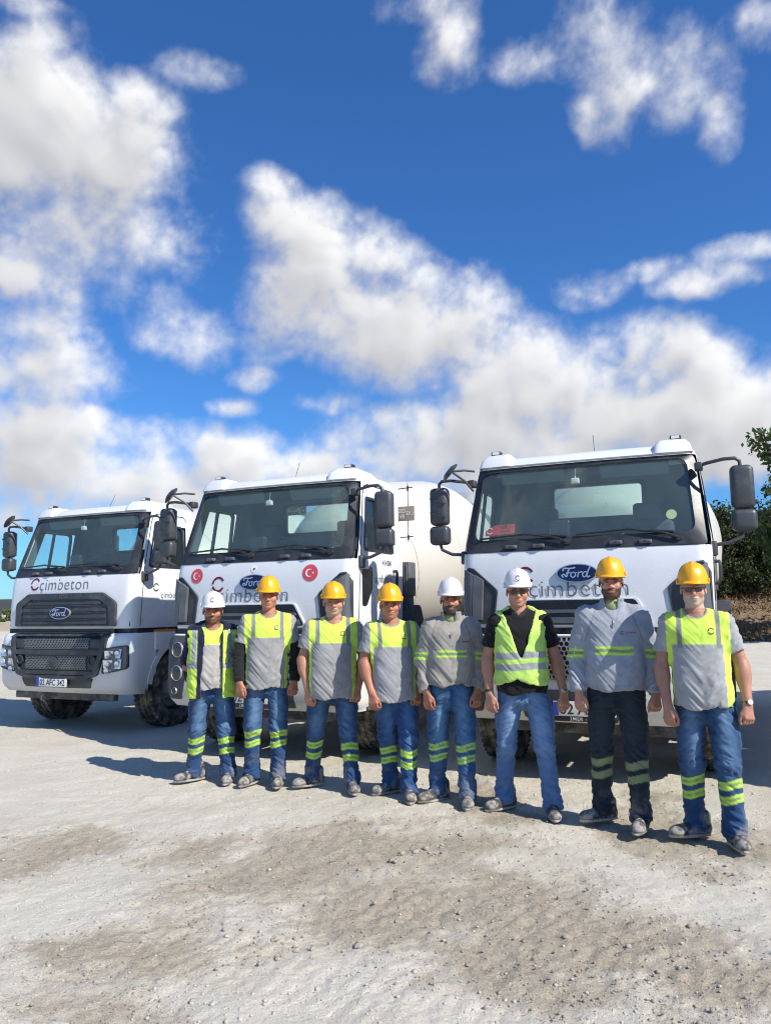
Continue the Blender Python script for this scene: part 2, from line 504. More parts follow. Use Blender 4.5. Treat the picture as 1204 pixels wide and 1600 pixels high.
def arch(s, x0, x1, r0, r1, cy, cz, a0, a1, n=20):
    P = [(cy + r1 * math.cos(R(a0 + (a1 - a0) * k / n)), cz + r1 * math.sin(R(a0 + (a1 - a0) * k / n))) for k in range(n + 1)]
    Q = [(cy + r0 * math.cos(R(a0 + (a1 - a0) * k / n)), cz + r0 * math.sin(R(a0 + (a1 - a0) * k / n))) for k in range(n + 1)]
    mb = MB()
    for k in range(n):
        mb.hexa([(s * x0, *P[k]), (s * x1, *P[k]), (s * x1, *Q[k]), (s * x0, *Q[k]), (s * x0, *P[k + 1]), (s * x1, *P[k + 1]), (s * x1, *Q[k + 1]), (s * x0, *Q[k + 1])])
    return weld(mb)
def weld(mb, d=.0005):
    me = bpy.data.meshes.new('tmp'); me.from_pydata(mb.V, [], mb.F)
    bm = bmesh.new(); bm.from_mesh(me); bmesh.ops.remove_doubles(bm, verts=bm.verts[:], dist=d)
    bm.verts.index_update()
    r = MB(); r.add([v.co.copy() for v in bm.verts], [[v.index for v in f.verts] for f in bm.faces])
    bm.free(); bpy.data.meshes.remove(me); return r

def roundpoly(P, r, n=5, sub=1):
    P = [Vector((p[0], p[1])) for p in P]; m = len(P); out = []
    rr = r if isinstance(r, (list, tuple)) else [r] * m
    seg = []
    for i in range(m):
        a, b, c = P[i - 1], P[i], P[(i + 1) % m]
        u, v = (a - b).normalized(), (c - b).normalized()
        d = min(rr[i] / max(.05, math.tan(u.angle(v) / 2)), (a - b).length * .45, (c - b).length * .45)
        p0, p2 = b + u * d, b + v * d
        seg.append([(1 - t) ** 2 * p0 + 2 * t * (1 - t) * b + t * t * p2 for t in [k / n for k in range(n + 1)]])
    for i in range(m):
        out += seg[i]
        a, b = seg[i][-1], seg[(i + 1) % m][0]
        for k in range(1, sub): out.append(a.lerp(b, k / sub))
    return [(p.x, p.y) for p in out]
def band(mb, outer, inner, f, proud=.012, back=-.012):
    o2 = []; i2 = []; m = len(outer)
    for k in range(m):
        a, b, c, d = outer[k], outer[(k + 1) % m], inner[k], inner[(k + 1) % m]
        q = max(1, int(math.ceil(math.hypot(b[0] - a[0], b[1] - a[1]) / .05)))
        for i in range(q):
            t = i / q; o2.append((a[0] + (b[0] - a[0]) * t, a[1] + (b[1] - a[1]) * t)); i2.append((c[0] + (d[0] - c[0]) * t, c[1] + (d[1] - c[1]) * t))
    outer, inner = o2, i2
    """a frame between two outlines lying on a surface f(u, v, off)"""
    n = len(outer)
    L = [[f(*p, back) for p in outer], [f(*p, proud) for p in outer], [f(*p, proud) for p in inner], [f(*p, back) for p in inner]]
    F = []
    for k in range(3):
        for i in range(n): F.append((k * n + i, k * n + (i + 1) % n, (k + 1) * n + (i + 1) % n, (k + 1) * n + i))
    return mb.add(sum(L, []), F)
def dens(poly, d=.045):
    out = []
    for a, b in zip(poly, poly[1:] + poly[:1]):
        L = math.hypot(b[0] - a[0], b[1] - a[1]); k = max(1, int(math.ceil(L / d)))
        out += [(a[0] + (b[0] - a[0]) * i / k, a[1] + (b[1] - a[1]) * i / k) for i in range(k)]
    return out
def pane(mb, poly, f, off=0.0, rings=(1, .85, .7, .55, .4, .25, .1)):
    poly = dens(poly); n = len(poly); cx = sum(p[0] for p in poly) / n; cz = sum(p[1] for p in poly) / n
    V = []; F = []
    for s in rings: V += [f(cx + (u - cx) * s, cz + (v - cz) * s, off) for u, v in poly]
    for k in range(len(rings) - 1):
        for i in range(n): F.append((k * n + i, k * n + (i + 1) % n, (k + 1) * n + (i + 1) % n, (k + 1) * n + i))
    F.append(tuple((len(rings) - 1) * n + i for i in range(n)))
    return mb.add(V, F)
def plate(mb, poly, f, front, back=0.0):
    """a raised plate with the outline poly lying on surface f"""
    pane(mb, poly, f, front); poly = dens(poly); n = len(poly)
    V = [f(*p, front) for p in poly] + [f(*p, back) for p in poly]
    return mb.add(V, [(i, (i + 1) % n, n + (i + 1) % n, n + i) for i in range(n)])
fc = lambda u, v, off: (u, cab_y(u, v) - off, v)                      # cab front
fs = lambda s: (lambda u, v, off: cab_side(u, v, s, off))              # cab sides
BY = [(.50, -.09), (.56, -.15), (.62, -.185), (.85, -.20), (1.15, -.195), (1.23, -.175), (1.27, -.12)]
BW, BR_ = 1.17, .20
def bump_y(x, z):
    yc = interp(BY, z); a = min(abs(x), BW - .002); y = yc + .06 * (min(a, BW - BR_) / BW) ** 2
    if a > BW - BR_:
        q = a - (BW - BR_); y += BR_ - math.sqrt(max(0, BR_ ** 2 - q * q))
    return y
fb = lambda u, v, off: (u, bump_y(u, v) - off, v)                     # bumper front

def flat(mb, V2, F, f, cu, cv, off, flip=False):
    mb.add([f(cu + (-x if flip else x), cv + y, off) for x, y in V2], F); return mb
def c_logo(r):
    """the broken ring: an upper and a lower arc"""
    V = []; F = []
    for a0, a1, r0, r1 in ((28, 178, r * .74, r), (196, 332, r * .72, r)):
        b = len(V); n = 14
        for k in range(n + 1):
            a = R(a0 + (a1 - a0) * k / n); V += [(r0 * math.cos(a), r0 * math.sin(a)), (r1 * math.cos(a), r1 * math.sin(a))]
        F += [(b + 2 * k, b + 2 * k + 1, b + 2 * k + 3, b + 2 * k + 2) for k in range(n)]
    return V, F
def crescent(r):
    V = []; F = []; n = 24
    out = []; inn = []
    for k in range(n + 1):
        a = R(38 + 284 * k / n); out.append((r * math.cos(a), r * math.sin(a)))
    e0, e1 = out[0], out[-1]
    ri = r * .80; cx = r * .26
    a0 = math.atan2(e0[1], e0[0] - cx); a1 = math.atan2(e1[1], e1[0] - cx) + 2 * math.pi
    for k in range(n + 1):
        a = a0 + (a1 - a0) * k / n; inn.append((cx + ri * math.cos(a), ri * math.sin(a)))
    V = out + inn
    F = [(k, k + 1, n + 2 + k, n + 1 + k) for k in range(n)]
    b = len(V)                                  # star
    sx = r * 1.05; R1, R2 = r * .34, r * .14
    V += [(sx + (R1 if k % 2 == 0 else R2) * math.cos(math.pi + k * math.pi / 5), (R1 if k % 2 == 0 else R2) * math.sin(math.pi + k * math.pi / 5)) for k in range(10)]
    V.append((sx, 0)); F += [(b + k, b + (k + 1) % 10, b + 10) for k in range(10)]
    return V, F
def script_letters(h):
    """flowing letters of the oval badge, as ribbons"""
    strokes = [
     ([(-1.05, -.42), (-1.18, -.20), (-1.0, -.10), (-.82, -.35), (-.70, .10), (-.60, .42)], .10),      # F stem with its curl
     ([(-1.10, .22), (-1.0, .48), (-.60, .46), (-.25, .50), (-.12, .58)], .11),                        # F top
     ([(-.85, .02), (-.62, .04), (-.48, .08)], .07),
     ([(-.22, .08), (-.42, .0), (-.46, -.28), (-.30, -.42), (-.12, -.26), (-.14, .02), (-.28, .08)], .08),   # o
     ([(-.12, .02), (.02, .06)], .06),
     ([(.06, -.42), (.12, -.05), (.14, .08), (.22, .02), (.36, .12), (.42, .02)], .08),                 # r
     ([(.80, .04), (.62, .10), (.46, -.12), (.52, -.38), (.68, -.36), (.80, -.08)], .08),               # d bowl
     ([(1.06, .62), (.90, .20), (.80, -.20), (.86, -.42), (1.04, -.30)], .09),                           # d stem
    ]
    V = []; F = []
    for pts, w in strokes:
        P = [Vector(p) for p in pts]; Q = []
        for i in range(len(P) - 1):                              # smooth
            p0, p1, p2, p3 = P[max(i - 1, 0)], P[i], P[i + 1], P[min(i + 2, len(P) - 1)]
            for k in range(4):
                t = k / 4
                Q.append(.5 * ((2 * p1) + (p2 - p0) * t + (2 * p0 - 5 * p1 + 4 * p2 - p3) * t * t + (3 * p1 - p0 - 3 * p2 + p3) * t ** 3))
        Q.append(P[-1]); b = len(V)
        for i, p in enumerate(Q):
            d = (Q[min(i + 1, len(Q) - 1)] - Q[max(i - 1, 0)]).normalized(); nn = Vector((-d.y, d.x)) * w * .62
            V += [tuple((p + nn) * h), tuple((p - nn) * h)]
        F += [(b + 2 * k, b + 2 * k + 1, b + 2 * k + 3, b + 2 * k + 2) for k in range(len(Q) - 1)]
    return V, F
def ellipse(rx, rz, n=40): return [(rx * math.cos(2 * math.pi * k / n), rz * math.sin(2 * math.pi * k / n)) for k in range(n)]

def badge(root, x, z, f, rx=.186, rz=.084, off=.004):
    sh = lambda P: [(x + u, z + v) for u, v in P]
    o = plate(MB(), sh(ellipse(rx, rz)), f, off + .020, off - .006).build('badge', M['oval_silver'], root)
    plate(MB(), sh(ellipse(rx * .93, rz * .90)), f, off + .024, off).build('badge_field', M['oval_blue'], o)
    V, F = script_letters(rx * .60)
    flat(MB(), [(u, v * .82) for u, v in V], F, f, x, z, off + .027).build('badge_letters', M['oval_silver'], o, smooth=0, fixn=False)
def logo_text(root, x, z, size, f, logo, lr, col=None):
    V, F = text2d('çimbeton', size, spacing=1.06, offset=-.013)
    flat(MB(), V, F, f, x, z, .004).build('lettering', M[col or 'logo_grey'], root, smooth=0, fixn=False)
    V, F = c_logo(lr)
    flat(MB(), V, F, f, logo[0], logo[1], .0045).build('ring_logo', M['logo_red'], root, smooth=0, fixn=False)
def flag(root, x, z, r):
    o = pane(MB(), [(x + u, z + v) for u, v in ellipse(r, r, 32)], fc, .003).build('flag_sticker', M['flag_red'], root, fixn=False)
    V, F = crescent(r * .48)
    flat(MB(), [(u - r * .12, v) for u, v in V], F, fc, x, z, .0055).build('crescent_and_star', M['flag_white'], o, smooth=0, fixn=False)

CACHE = {}
def cached(key, name, maker, matl, parent, **kw):
    """alike parts of alike trucks share their mesh"""
    if key not in CACHE:
        o = maker().build(name, matl, parent, **kw); CACHE[key] = o.data; return o
    return link(name, CACHE[key], parent)

def hex_mesh(x0, x1, z0, z1, c, bar, f, off, depth=.015):
    """honeycomb of bars on surface f"""
    mb = MB(); h = c * math.sqrt(3) / 2; row = 0; z = z0
    while z <= z1 + c:
        x = x0 + (c * .866 if row % 2 else 0)
        while x <= x1 + c:
            if x0 <= x <= x1 and z0 <= z <= z1:
                ri, ro = c - bar, c - .0004
                vi = [(x + ri * math.sin(R(60 * k)), z + ri * math.cos(R(60 * k))) for k in range(6)]
                vo = [(x + ro * math.sin(R(60 * k)), z + ro * math.cos(R(60 * k))) for k in range(6)]
                L = [f(*p, off) for p in vo] + [f(*p, off) for p in vi] + [f(*p, off - depth) for p in vi]
                mb.add(L, [(k, (k + 1) % 6, 6 + (k + 1) % 6, 6 + k) for k in range(6)] + [(6 + k, 6 + (k + 1) % 6, 12 + (k + 1) % 6, 12 + k) for k in range(6)])
            x += c * 1.732
        z += c * 1.5; row += 1
    return mb

def tyre_mesh():
    R_, w = .505, .30
    prof = [(.29, -.13), (.31, -.145), (.40, -.158), (.46, -.152), (.488, -.142), (.498, -.128)]
    for c in (-.075, 0, .075):
        prof += [(.502, c - .022), (.486, c - .012), (.486, c + .012), (.502, c + .022)]
    prof += [(.498, .128), (.488, .142), (.46, .152), (.40, .158), (.31, .145), (.29, .13), (.29, -.13)]
    mb = MB().lathe(prof, 56, ax=(1, 0, 0))
    n = 44
    for k in range(n):                                          # shoulder and centre lugs
        a = 2 * math.pi * k / n
        for xx, wd, sh in ((-.128, .052, 0), (.128, .052, .5), (-.037, .042, .25), (.037, .042, .75)):
            b = a + sh * 2 * math.pi / n
            rot = Matrix.Rotation(b, 3, 'X') @ Matrix.Rotation(.35 if xx < 0 else -.35, 3, 'Z')
            c = Matrix.Rotation(b, 3, 'X') @ Vector((xx, 0, .500))
            mb.box(c, (wd, .050, .013), rot=rot)
    return mb
def rim_mesh():
    mb = MB().lathe([(.292, -.12), (.285, -.10), (.27, -.02), (.24, .045), (.20, .055), (.17, .05), (.14, .09), (.11, .12), (0.001, .125)], 36, ax=(1, 0, 0))
    for k in range(10):
        a = 2 * math.pi * k / 10
        mb.lathe([(.014, 0), (.014, .03), (.001, .034)], 6, (.052, .185 * math.cos(a), .185 * math.sin(a)), (1, 0, 0))
    return mb
def wheel(root, x, y, s):
    o = cached('tyre', 'wheel', tyre_mesh, M['rubber'], root, smooth=45)
    o.location = (x, y, .497); o.rotation_euler = (random.uniform(0, 6), 0, 0 if s > 0 else math.pi)
    cached('rim', 'rim', rim_mesh, M['rim_steel'], o)

def mirror_unit(root, s, kind):
    """two housings on a tubular bracket"""
    def arm():
        mb = MB()
        mb.tube([(s * 1.02, .20, 2.74), (s * 1.12, .14, 2.755), (s * 1.25, .12, 2.775), (s * 1.34, .12, 2.775), (s * 1.375, .13, 2.75), (s * 1.38, .14, 2.68), (s * 1.38, .16, 2.3), (s * 1.38, .15, 2.14), (s * 1.36, .14, 2.09), (s * 1.25, .11, 2.04), (s * 1.13, .13, 2.03)], .016, 10)
        mb.box((s * 1.045, .19, 2.735), (.07, .10, .075), .015)
        mb.box((s * 1.13, .15, 2.0), (.06, .10, .13), .02)
        return mb
    a = cached(('arm', s), 'mirror_arm', arm, M['mirror_plastic'], root)
    rot = Matrix.Rotation(s * .12, 3, 'Z')
    def hous(cz, h, w):
        def mk():
            mb = MB().box((s * 1.385, .165, cz), (w, .13, h), .045, rot)
            if s < 0:
                for dz in (-.09, .05):
                    if h > .3: mb.box((s * 1.385, .098, cz + dz), (w * .95, .012, .016), 0, rot @ Matrix.Rotation(.35, 3, 'Y'))
            return mb
        return mk
    m = MATS['mirror_plastic']
    h1 = cached(('mh', s), 'mirror_housing', hous(2.525, .38, .19), m, root)
    h2 = cached(('mh2', s), 'mirror_housing', hous(2.235, .19, .205), m, root)
    cached(('mg', s), 'mirror_glass', lambda: MB().box((s * 1.385, .2325, 2.525), (.155, .006, .335), 0, rot), M['mirror_glass'], h1)
    cached(('mg2', s), 'mirror_glass', lambda: MB().box((s * 1.385, .2325, 2.235), (.165, .006, .15), 0, rot), M['mirror_glass'], h2)
    if s < 0:
        def fm():
            mb = MB()
            ax = Vector((.65, .42, -.60)).normalized()
            mb.lathe([(.001, -.035), (.06, -.032), (.10, -.012), (.108, 0), (.10, .006), (.001, .008)], 24, (-1.21, .0, 2.835), ax)
            mb.tube([(-1.02, .18, 2.86), (-1.10, .10, 2.865), (-1.2, .02, 2.85)], .012, 8)
            mb.tube([(-1.03, .17, 2.66), (-1.10, .10, 2.76), (-1.19, .02, 2.835)], .012, 8)
            return mb
        cached('frontmirror', 'kerb_mirror', fm, m, root)

def steering_wheel(root):
    mb = MB(); c = Vector((.52, .46, 2.12)); ax = Vector((0, -.45, .9)).normalized(); u = ax.orthogonal().normalized(); w = ax.cross(u)
    mb.tube([c + (u * math.cos(a) + w * math.sin(a)) * .215 for a in [2 * math.pi * k / 28 for k in range(28)]], .016, 8, closed=True)
    for a in (0, 2.1, 4.2): mb.tube([c, c + (u * math.cos(a) + w * math.sin(a)) * .21], .013, 6)
    mb.lathe([(.06, -.02), (.055, .02), (.001, .024)], 12, c, ax)
    mb.tube([c, c - ax * .4], .03, 8)
    return mb

def make_truck(kind, loc, yaw, label, plate_text, extras):
    """kind 0: newer cab with the tall black grille; kind 1: older cab with round lamps"""
    root = empty('mixer_truck', loc, -yaw)
    tag(root, label, 'truck', 'concrete mixer trucks parked side by side')
    K = kind
    # ---- cab shell, doors, roof
    if 'shell' not in CACHE:
        CACHE['shell'] = {k: weld(v).mesh(k, [M['white_paint']], 35, True) for k, v in cab_groups(0, LEVELS).items()}
        g = cab_groups(.035, [1.45] + LEVELS[2:15])
        allin = MB()
        for v in g.values(): allin.add(v.V, v.F)
        b = ring(1.45, .035); loop = [(x, y, 1.45) for x, y in b] + [(-x, y, 1.45) for x, y in b[-2:0:-1]]
        allin.add(loop, [tuple(range(len(loop)))])
        CACHE['lining'] = weld(allin).mesh('lining', [M['interior']], 35)
    cab = link('cab', CACHE['shell']['cab'], root)
    lining = link('interior_lining', CACHE['lining'], cab)
    for s, k in ((1, 'door_r'), (-1, 'door_l')):
        d = link('door', CACHE['shell'][k], root)
        wp = roundpoly([(.23, 2.12), (.985, 2.12), (.985, 2.72), (.405, 2.72)], [.04, .05, .07, .05], 4)
        wi = roundpoly([(.265, 2.15), (.955, 2.15), (.955, 2.69), (.425, 2.69)], [.03, .04, .06, .04], 4)
        fr = cached(('dwf', s), 'window_frame', lambda: band(MB(), wp, wi, fs(s), .006, -.03), M['black_frame'], d)
        cached(('dwb', s), 'window_bar', lambda: MB().prism([(.60, 2.14), (.635, 2.14), (.675, 2.70), (.64, 2.70)], -.02, .008, lambda u, v, t: cab_side(u, v, s, t)), M['black_frame'], fr)
        cached(('dwg', s), 'window', lambda: pane(MB(), roundpoly([(.25, 2.135), (.97, 2.135), (.97, 2.705), (.41, 2.705)], .03, 3), fs(s), -.012), M['door_glass'], d)
        def seams():
            mb = MB()
            for line in ([(.115, 1.36), (.135, 1.8), (.15, 2.05), (.185, 2.2), (.345, 2.72), (.40, 2.83), (.50, 2.86), (1.02, 2.86), (1.075, 2.80), (1.085, 1.36)],):
                for (a, b) in zip(line[:-1], line[1:]):
                    dv = Vector((b[0] - a[0], b[1] - a[1])).normalized(); nn = Vector((-dv.y, dv.x)) * .0045
                    mb.prism([(a[0] + nn.x, a[1] + nn.y), (a[0] - nn.x, a[1] - nn.y), (b[0] - nn.x, b[1] - nn.y), (b[0] + nn.x, b[1] + nn.y)], -.002, .0025, lambda u, v, t: cab_side(u, v, s, t))
            return mb
        cached(('seam', s), 'door_gap', seams, M['logo_black'], d)
        cached(('dh', s, K), 'door_handle', lambda: MB().tube([cab_side(.985, 1.93, s, .0), cab_side(.985, 1.93, s, .04), cab_side(.975, 1.90, s, .05), cab_side(.97, 1.76, s, .05), cab_side(.97, 1.72, s, .03), cab_side(.97, 1.72, s, 0)], .017, 8), M['black_frame'], d)
        if K == 1:
            q = roundpoly([(.18, 1.93), (.43, 1.93), (.43, 1.73), (.30, 1.55), (.20, 1.55)], [.02, .05, .06, .05, .03], 4)
            cached(('kick', s), 'kick_window', lambda: plate(MB(), q, fs(s), .006, -.01), M['dark_glass'], d)
        f = fs(s)
        V, F = text2d('çimbeton', .115, spacing=1.05)
        flat(MB(), V, F, f, .72, 1.80 if K else 1.72, .003, s < 0).build('lettering', M['logo_grey'], d, smooth=0, fixn=False)
        V, F = c_logo(.055)
        flat(MB(), V, F, f, .39, 1.90 if K else 1.86, .003, s < 0).build('ring_logo', M['logo_black' if not K else 'logo_red'], d, smooth=0, fixn=False)
        if K:
            V, F = text2d('4142M', .085, offset=.008)
            flat(MB(), V, F, f, .80, 1.985, .003, s < 0).build('lettering', M['logo_grey'], d, smooth=0, fixn=False)
        # corner panel gap at the side of the front
        cached(('cgap', s), 'panel_gap', lambda: MB().prism([(s * 1.062, 1.36), (s * 1.068, 1.36), (s * 1.072, 2.03), (s * 1.066, 2.03)], -.004, .0025, lambda u, v, t: fc(u, v, t)), M['logo_black'], cab)
        # roof corner pods and markers
        def pod():
            mb = MB(); P = []
            for (x0, x1, y0, y1, z) in ((.66, 1.005, .235, .95, 2.90), (.67, .985, .275, .93, 2.985), (.70, .95, .33, .88, 3.035), (.74, .90, .40, .80, 3.045)):
                P.append(roundpoly([(s * x0, y0), (s * x1, y0 + .04), (s * (x1 - .02), y1), (s * x0, y1)], .05, 3)); P[-1] = [(u, v, z) for u, v in P[-1]]
            n = len(P[0]); V = sum(P, [])
            mb.add(V, [(k * n + i, k * n + (i + 1) % n, (k + 1) * n + (i + 1) % n, (k + 1) * n + i) for k in range(3) for i in range(n)] + [tuple(3 * n + i for i in range(n))])
            return mb
        cached(('pod', s), 'roof_pod', pod, M['white_paint'], cab, smooth=50)
        mk = cached(('rm', s), 'marker_lamp', lambda: MB().box((s * .855, .44, 3.06), (.10, .09, .05), .012), M['black_frame'], cab)
        cached(('rml', s), 'lens', lambda: MB().box((s * .855, .396, 3.065), (.07, .01, .028)), M['paper_white'], mk)
        mirror_unit(root, s, K)
    cached('visor_edge', 'roof_edge', lambda: band(MB(), roundpoly([(-1.015, 2.875), (1.015, 2.875), (1.005, 2.90), (-1.005, 2.90)], .005, 2, 16), roundpoly([(-1.0, 2.878), (1.0, 2.878), (.99, 2.897), (-.99, 2.897)], .003, 2, 16), fc, .022, -.01), M['white_paint'], cab)
    cached('antenna', 'antenna', lambda: MB().tube([(.10, .55, 3.0), (.085, .62, 3.10), (.07, .70, 3.22)], .003, 5), M['black_frame'], cab)
    # ---- windscreen
    wo = roundpoly([(-1.085, 2.035), (1.085, 2.035), (1.012, 2.885), (-1.012, 2.885)], [.03, .03, .09, .09], 6, 12)
    wi = roundpoly([(-1.0, 2.150), (1.0, 2.150), (.945, 2.838), (-.945, 2.838)], [.09, .09, .10, .10], 6, 12)
    wf = cached('wsf', 'windscreen_frame', lambda: band(MB(), wo, wi, fc, .008, -.03), M['black_frame'], root)
    wg = cached('wsg', 'windscreen', lambda: pane(MB(), [(u * 1.01, v + (.008 if v > 2.5 else -.008)) for u, v in wi], fc, -.008), M['wind_glass'], root)
    def wipers(wp_):
        mb = MB()
        for px_, tx, mid in (wp_,):
            pv = fc(px_, 2.10, .035)
            e = fc(mid, 2.195, .03)
            mb.tube([pv, fc((px_ * .7 + mid * .3), 2.15, .045), e], [.014, .012, .009], 6)
            mb.tube([fc(mid + .40, 2.155, .022), fc(mid, 2.19, .022), fc(mid - .44, 2.165, .022)], .009, 6)
            mb.tube([fc(mid + .30, 2.165, .03), e, fc(mid - .32, 2.175, .03)], .006, 5)
            mb.lathe([(.035, 0), (.032, .025), (.001, .03)], 12, fc(px_, 2.10, .008), (0, -1, .3))
        return mb
    for wp_ in ((-.10, -.93, -.5), (.85, .02, .42)): cached(('wiper', wp_), 'wiper', lambda: wipers(wp_), M['black_frame'], wf)
    for x in (-.62, -.36, .33, .58):
        cached(('nozzle', x), 'washer_nozzle', lambda: MB().box(fc(x, 2.075, .02), (.11, .035, .035), .008).box(fc(x + .02, 2.08, .035), (.045, .03, .025), .004), M['grey_plastic'], wf)
    # ---- interior
    cached('dash', 'dashboard', lambda: MB().prism([(.06, 1.5), (.10, 2.10), (.20, 2.135), (.42, 2.11), (.52, 2.03), (.55, 1.5)], -1.06, 1.06, lambda u, v, t: (t, u, v)).box((.52, .40, 2.14), (.42, .18, .09), .03), M['interior_light'], lining)
    cached('tablet', 'dash_screen', lambda: MB().box((-.22, .30, 2.235), (.19, .07, .20), .02), M['lamp_dark'], lining)
    for sx in (-.52, .52):
        st = cached(('seat', sx), 'seat', lambda: MB().box((sx, 1.0, 1.98), (.50, .14, .78), .06, Matrix.Rotation(-.12, 3, 'X')).box((sx, 1.06, 2.45), (.28, .10, .20), .04).box((sx, .80, 1.62), (.50, .50, .16), .05), M['seat_cloth'], lining)
    cached('sw', 'steering_wheel', lambda: steering_wheel(root), M['lamp_dark'], lining)
    for x in (-.48, .48): cached(('visor', x), 'sun_visor', lambda: MB().box((x, .33, 2.80), (.62, .02, .17), .008, Matrix.Rotation(.5, 3, 'X')), M['interior'], lining)
    cached('cam', 'dash_camera', lambda: MB().box((-.05, .25, 2.70), (.075, .05, .055), .01).tube([(-.05, .25, 2.73), (-.045, .26, 2.82)], .006, 6), M['paper_white'], lining)
    cached('reargl', 'rear_window', lambda: MB().box((0, REAR - .017, 2.625), (.94, .008, .35)), M['door_glass'], cab)
    rwo, rwi = rrect(-.50, .50, 2.42, 2.83, .05), rrect(-.455, .455, 2.46, 2.79, .04)
    cached('rearfr', 'rear_window_frame', lambda: band(MB(), rwo, rwi, lambda u, v, o: (u, REAR - .036 - o, v), .006, -.045), M['black_frame'], cab)
    # ---- hood graphics and grille
    if K == 1:
        badge(cab, -.01, 1.812, fc)
        logo_text(cab, -.01 if extras.get('t3') else -.035, 1.605, .225, fc, (-.485, 1.80), .085)
        for s in (-1, 1):
            out = roundpoly([(s * 1.045, 1.895), (s * .985, 1.885), (s * .745, 1.675), (s * .785, 1.365), (s * 1.10, 1.365), (s * 1.10, 1.80)], [.01, .03, .05, .03, .01, .02], 4)
            v = cached(('vent', s), 'corner_vent', lambda: plate(MB(), out, fc, .004, -.005), M['dark_plastic'], cab)
            inn = [(p[0] + (s * .94 - p[0]) * .02, p[1]) for p in out]
            cached(('ventrim', s), 'vent_rim', lambda: band(MB(), out, [((p[0] - s * .93) * .93 + s * .93, (p[1] - 1.6) * .95 + 1.6) for p in out], fc, .014, -.004), M['dark_plastic'], v)
            for q, (dx, zt, zb) in enumerate(((.115, 1.78, 1.40), (.215, 1.83, 1.38))):
                P = [(s * (.745 + dx + .02), zt - .01), (s * (.745 + dx + .115), zt + .05), (s * (.785 + dx + .09), zb), (s * (.785 + dx), zb)]
                cached(('fin', s, q), 'vent_fin', lambda: plate(MB(), roundpoly(P, .01, 2), fc, .045, .0), M['grey_plastic'], v, smooth=30)
        # recessed upper grille
        up = roundpoly([(-.60, 1.355), (.60, 1.355), (.475, 1.575), (-.475, 1.575)], [.02, .02, .05, .05], 4, 4)
        g = cached('ugr', 'upper_grille', lambda: plate(MB(), up, fc, .003, -.01), M['dark_plastic'], cab)
        cached('ugrim', 'grille_rim', lambda: band(MB(), [(p[0] * 1.035, (p[1] - 1.46) * 1.08 + 1.46) for p in up], up, fc, .018, -.004), M['white_paint'], g)
        for q, (z, hw, h) in enumerate(((1.475, .515, .030), (1.395, .555, .055))):
            cached(('slat', q), 'slat', lambda: plate(MB(), roundpoly([(-hw, z - h / 2), (hw, z - h / 2), (hw - .02, z + h / 2), (-hw + .02, z + h / 2)], .006, 2, 6), fc, .022, .0), M['grey_plastic'], g, smooth=30)
        cached('ugtex', 'grille_net', lambda: hex_mesh(-.46, .46, 1.50, 1.555, .0125, .003, fc, .008, .004), M['black_frame'], g, smooth=0)
        if extras.get('flags'):
            flag(cab, -.79, 1.90, .082); flag(cab, .645, 1.893, .088)
            pane(MB(), [(-.03 + u, 1.955 + v) for u, v in ellipse(.042, .042, 20)], fc, .003).build('sticker', M['paper_white'], cab, fixn=False)
            pane(MB(), [(-.03 + u, 1.955 + v) for u, v in ellipse(.012, .012, 10)], fc, .0055).build('sticker_dot', M['logo_black'], cab, fixn=False)
    else:
        badge(cab, -.02, 1.535, fc, .180, .080, .032)
        logo_text(cab, -.05, 1.845, .225, fc, (-.585, 1.93), .085)
        out = roundpoly([(-.885, 1.36), (.885, 1.36), (.885, 1.66), (.66, 1.795), (-.66, 1.795), (-.885, 1.66)], [.02, .02, .08, .10, .10, .08], 5, 6)
        g = cached('fgr', 'upper_grille', lambda: plate(MB(), out, fc, .016, -.005), M['dark_plastic'], cab)
        inn = roundpoly([(-.80, 1.375), (.80, 1.375), (.77, 1.62), (.60, 1.715), (-.60, 1.715), (-.77, 1.62)], [.02, .02, .06, .08, .08, .06], 5, 6)
        cached('fgrim', 'grille_rim', lambda: band(MB(), out, inn, fc, .035, -.004), M['dark_plastic'], g)
        for q, (z, h) in enumerate(((1.665, .035), (1.575, .04), (1.49, .04), (1.405, .035))):
            hw = .74 if z < 1.6 else .66
            cached(('fsl', q), 'slat', lambda: plate(MB(), roundpoly([(-hw, z - h / 2), (hw, z - h / 2), (hw - .01, z + h / 2), (-hw + .01, z + h / 2)], .006, 2, 6), fc, .03, .0), M['dark_plastic'], g, smooth=30)
            cached(('fhx', q), 'slat_net', lambda: hex_mesh(-.50, .50, z - .028, z - .012, .011, .003, fc, .026, .006), M['grey_plastic'], g, smooth=0)
        V, F = text2d('F-LINE', .062, spacing=1.35)
        flat(MB(), V, F, fc, -.02, 1.735, .040).build('lettering', M['grey_plastic'], g, smooth=0, fixn=False)
    # ---- lower front: radiator pack, bumper
    cached('rad', 'radiator', lambda: MB().box((0, .12, .95), (1.9, .14, .80)), M['chassis'], root)
    cached('under', 'cab_underside', lambda: MB().box((0, .62, 1.28), (2.14, 1.30, .10)).box((0, .60, 1.12), (1.1, 1.1, .3)), M['chassis'], root)
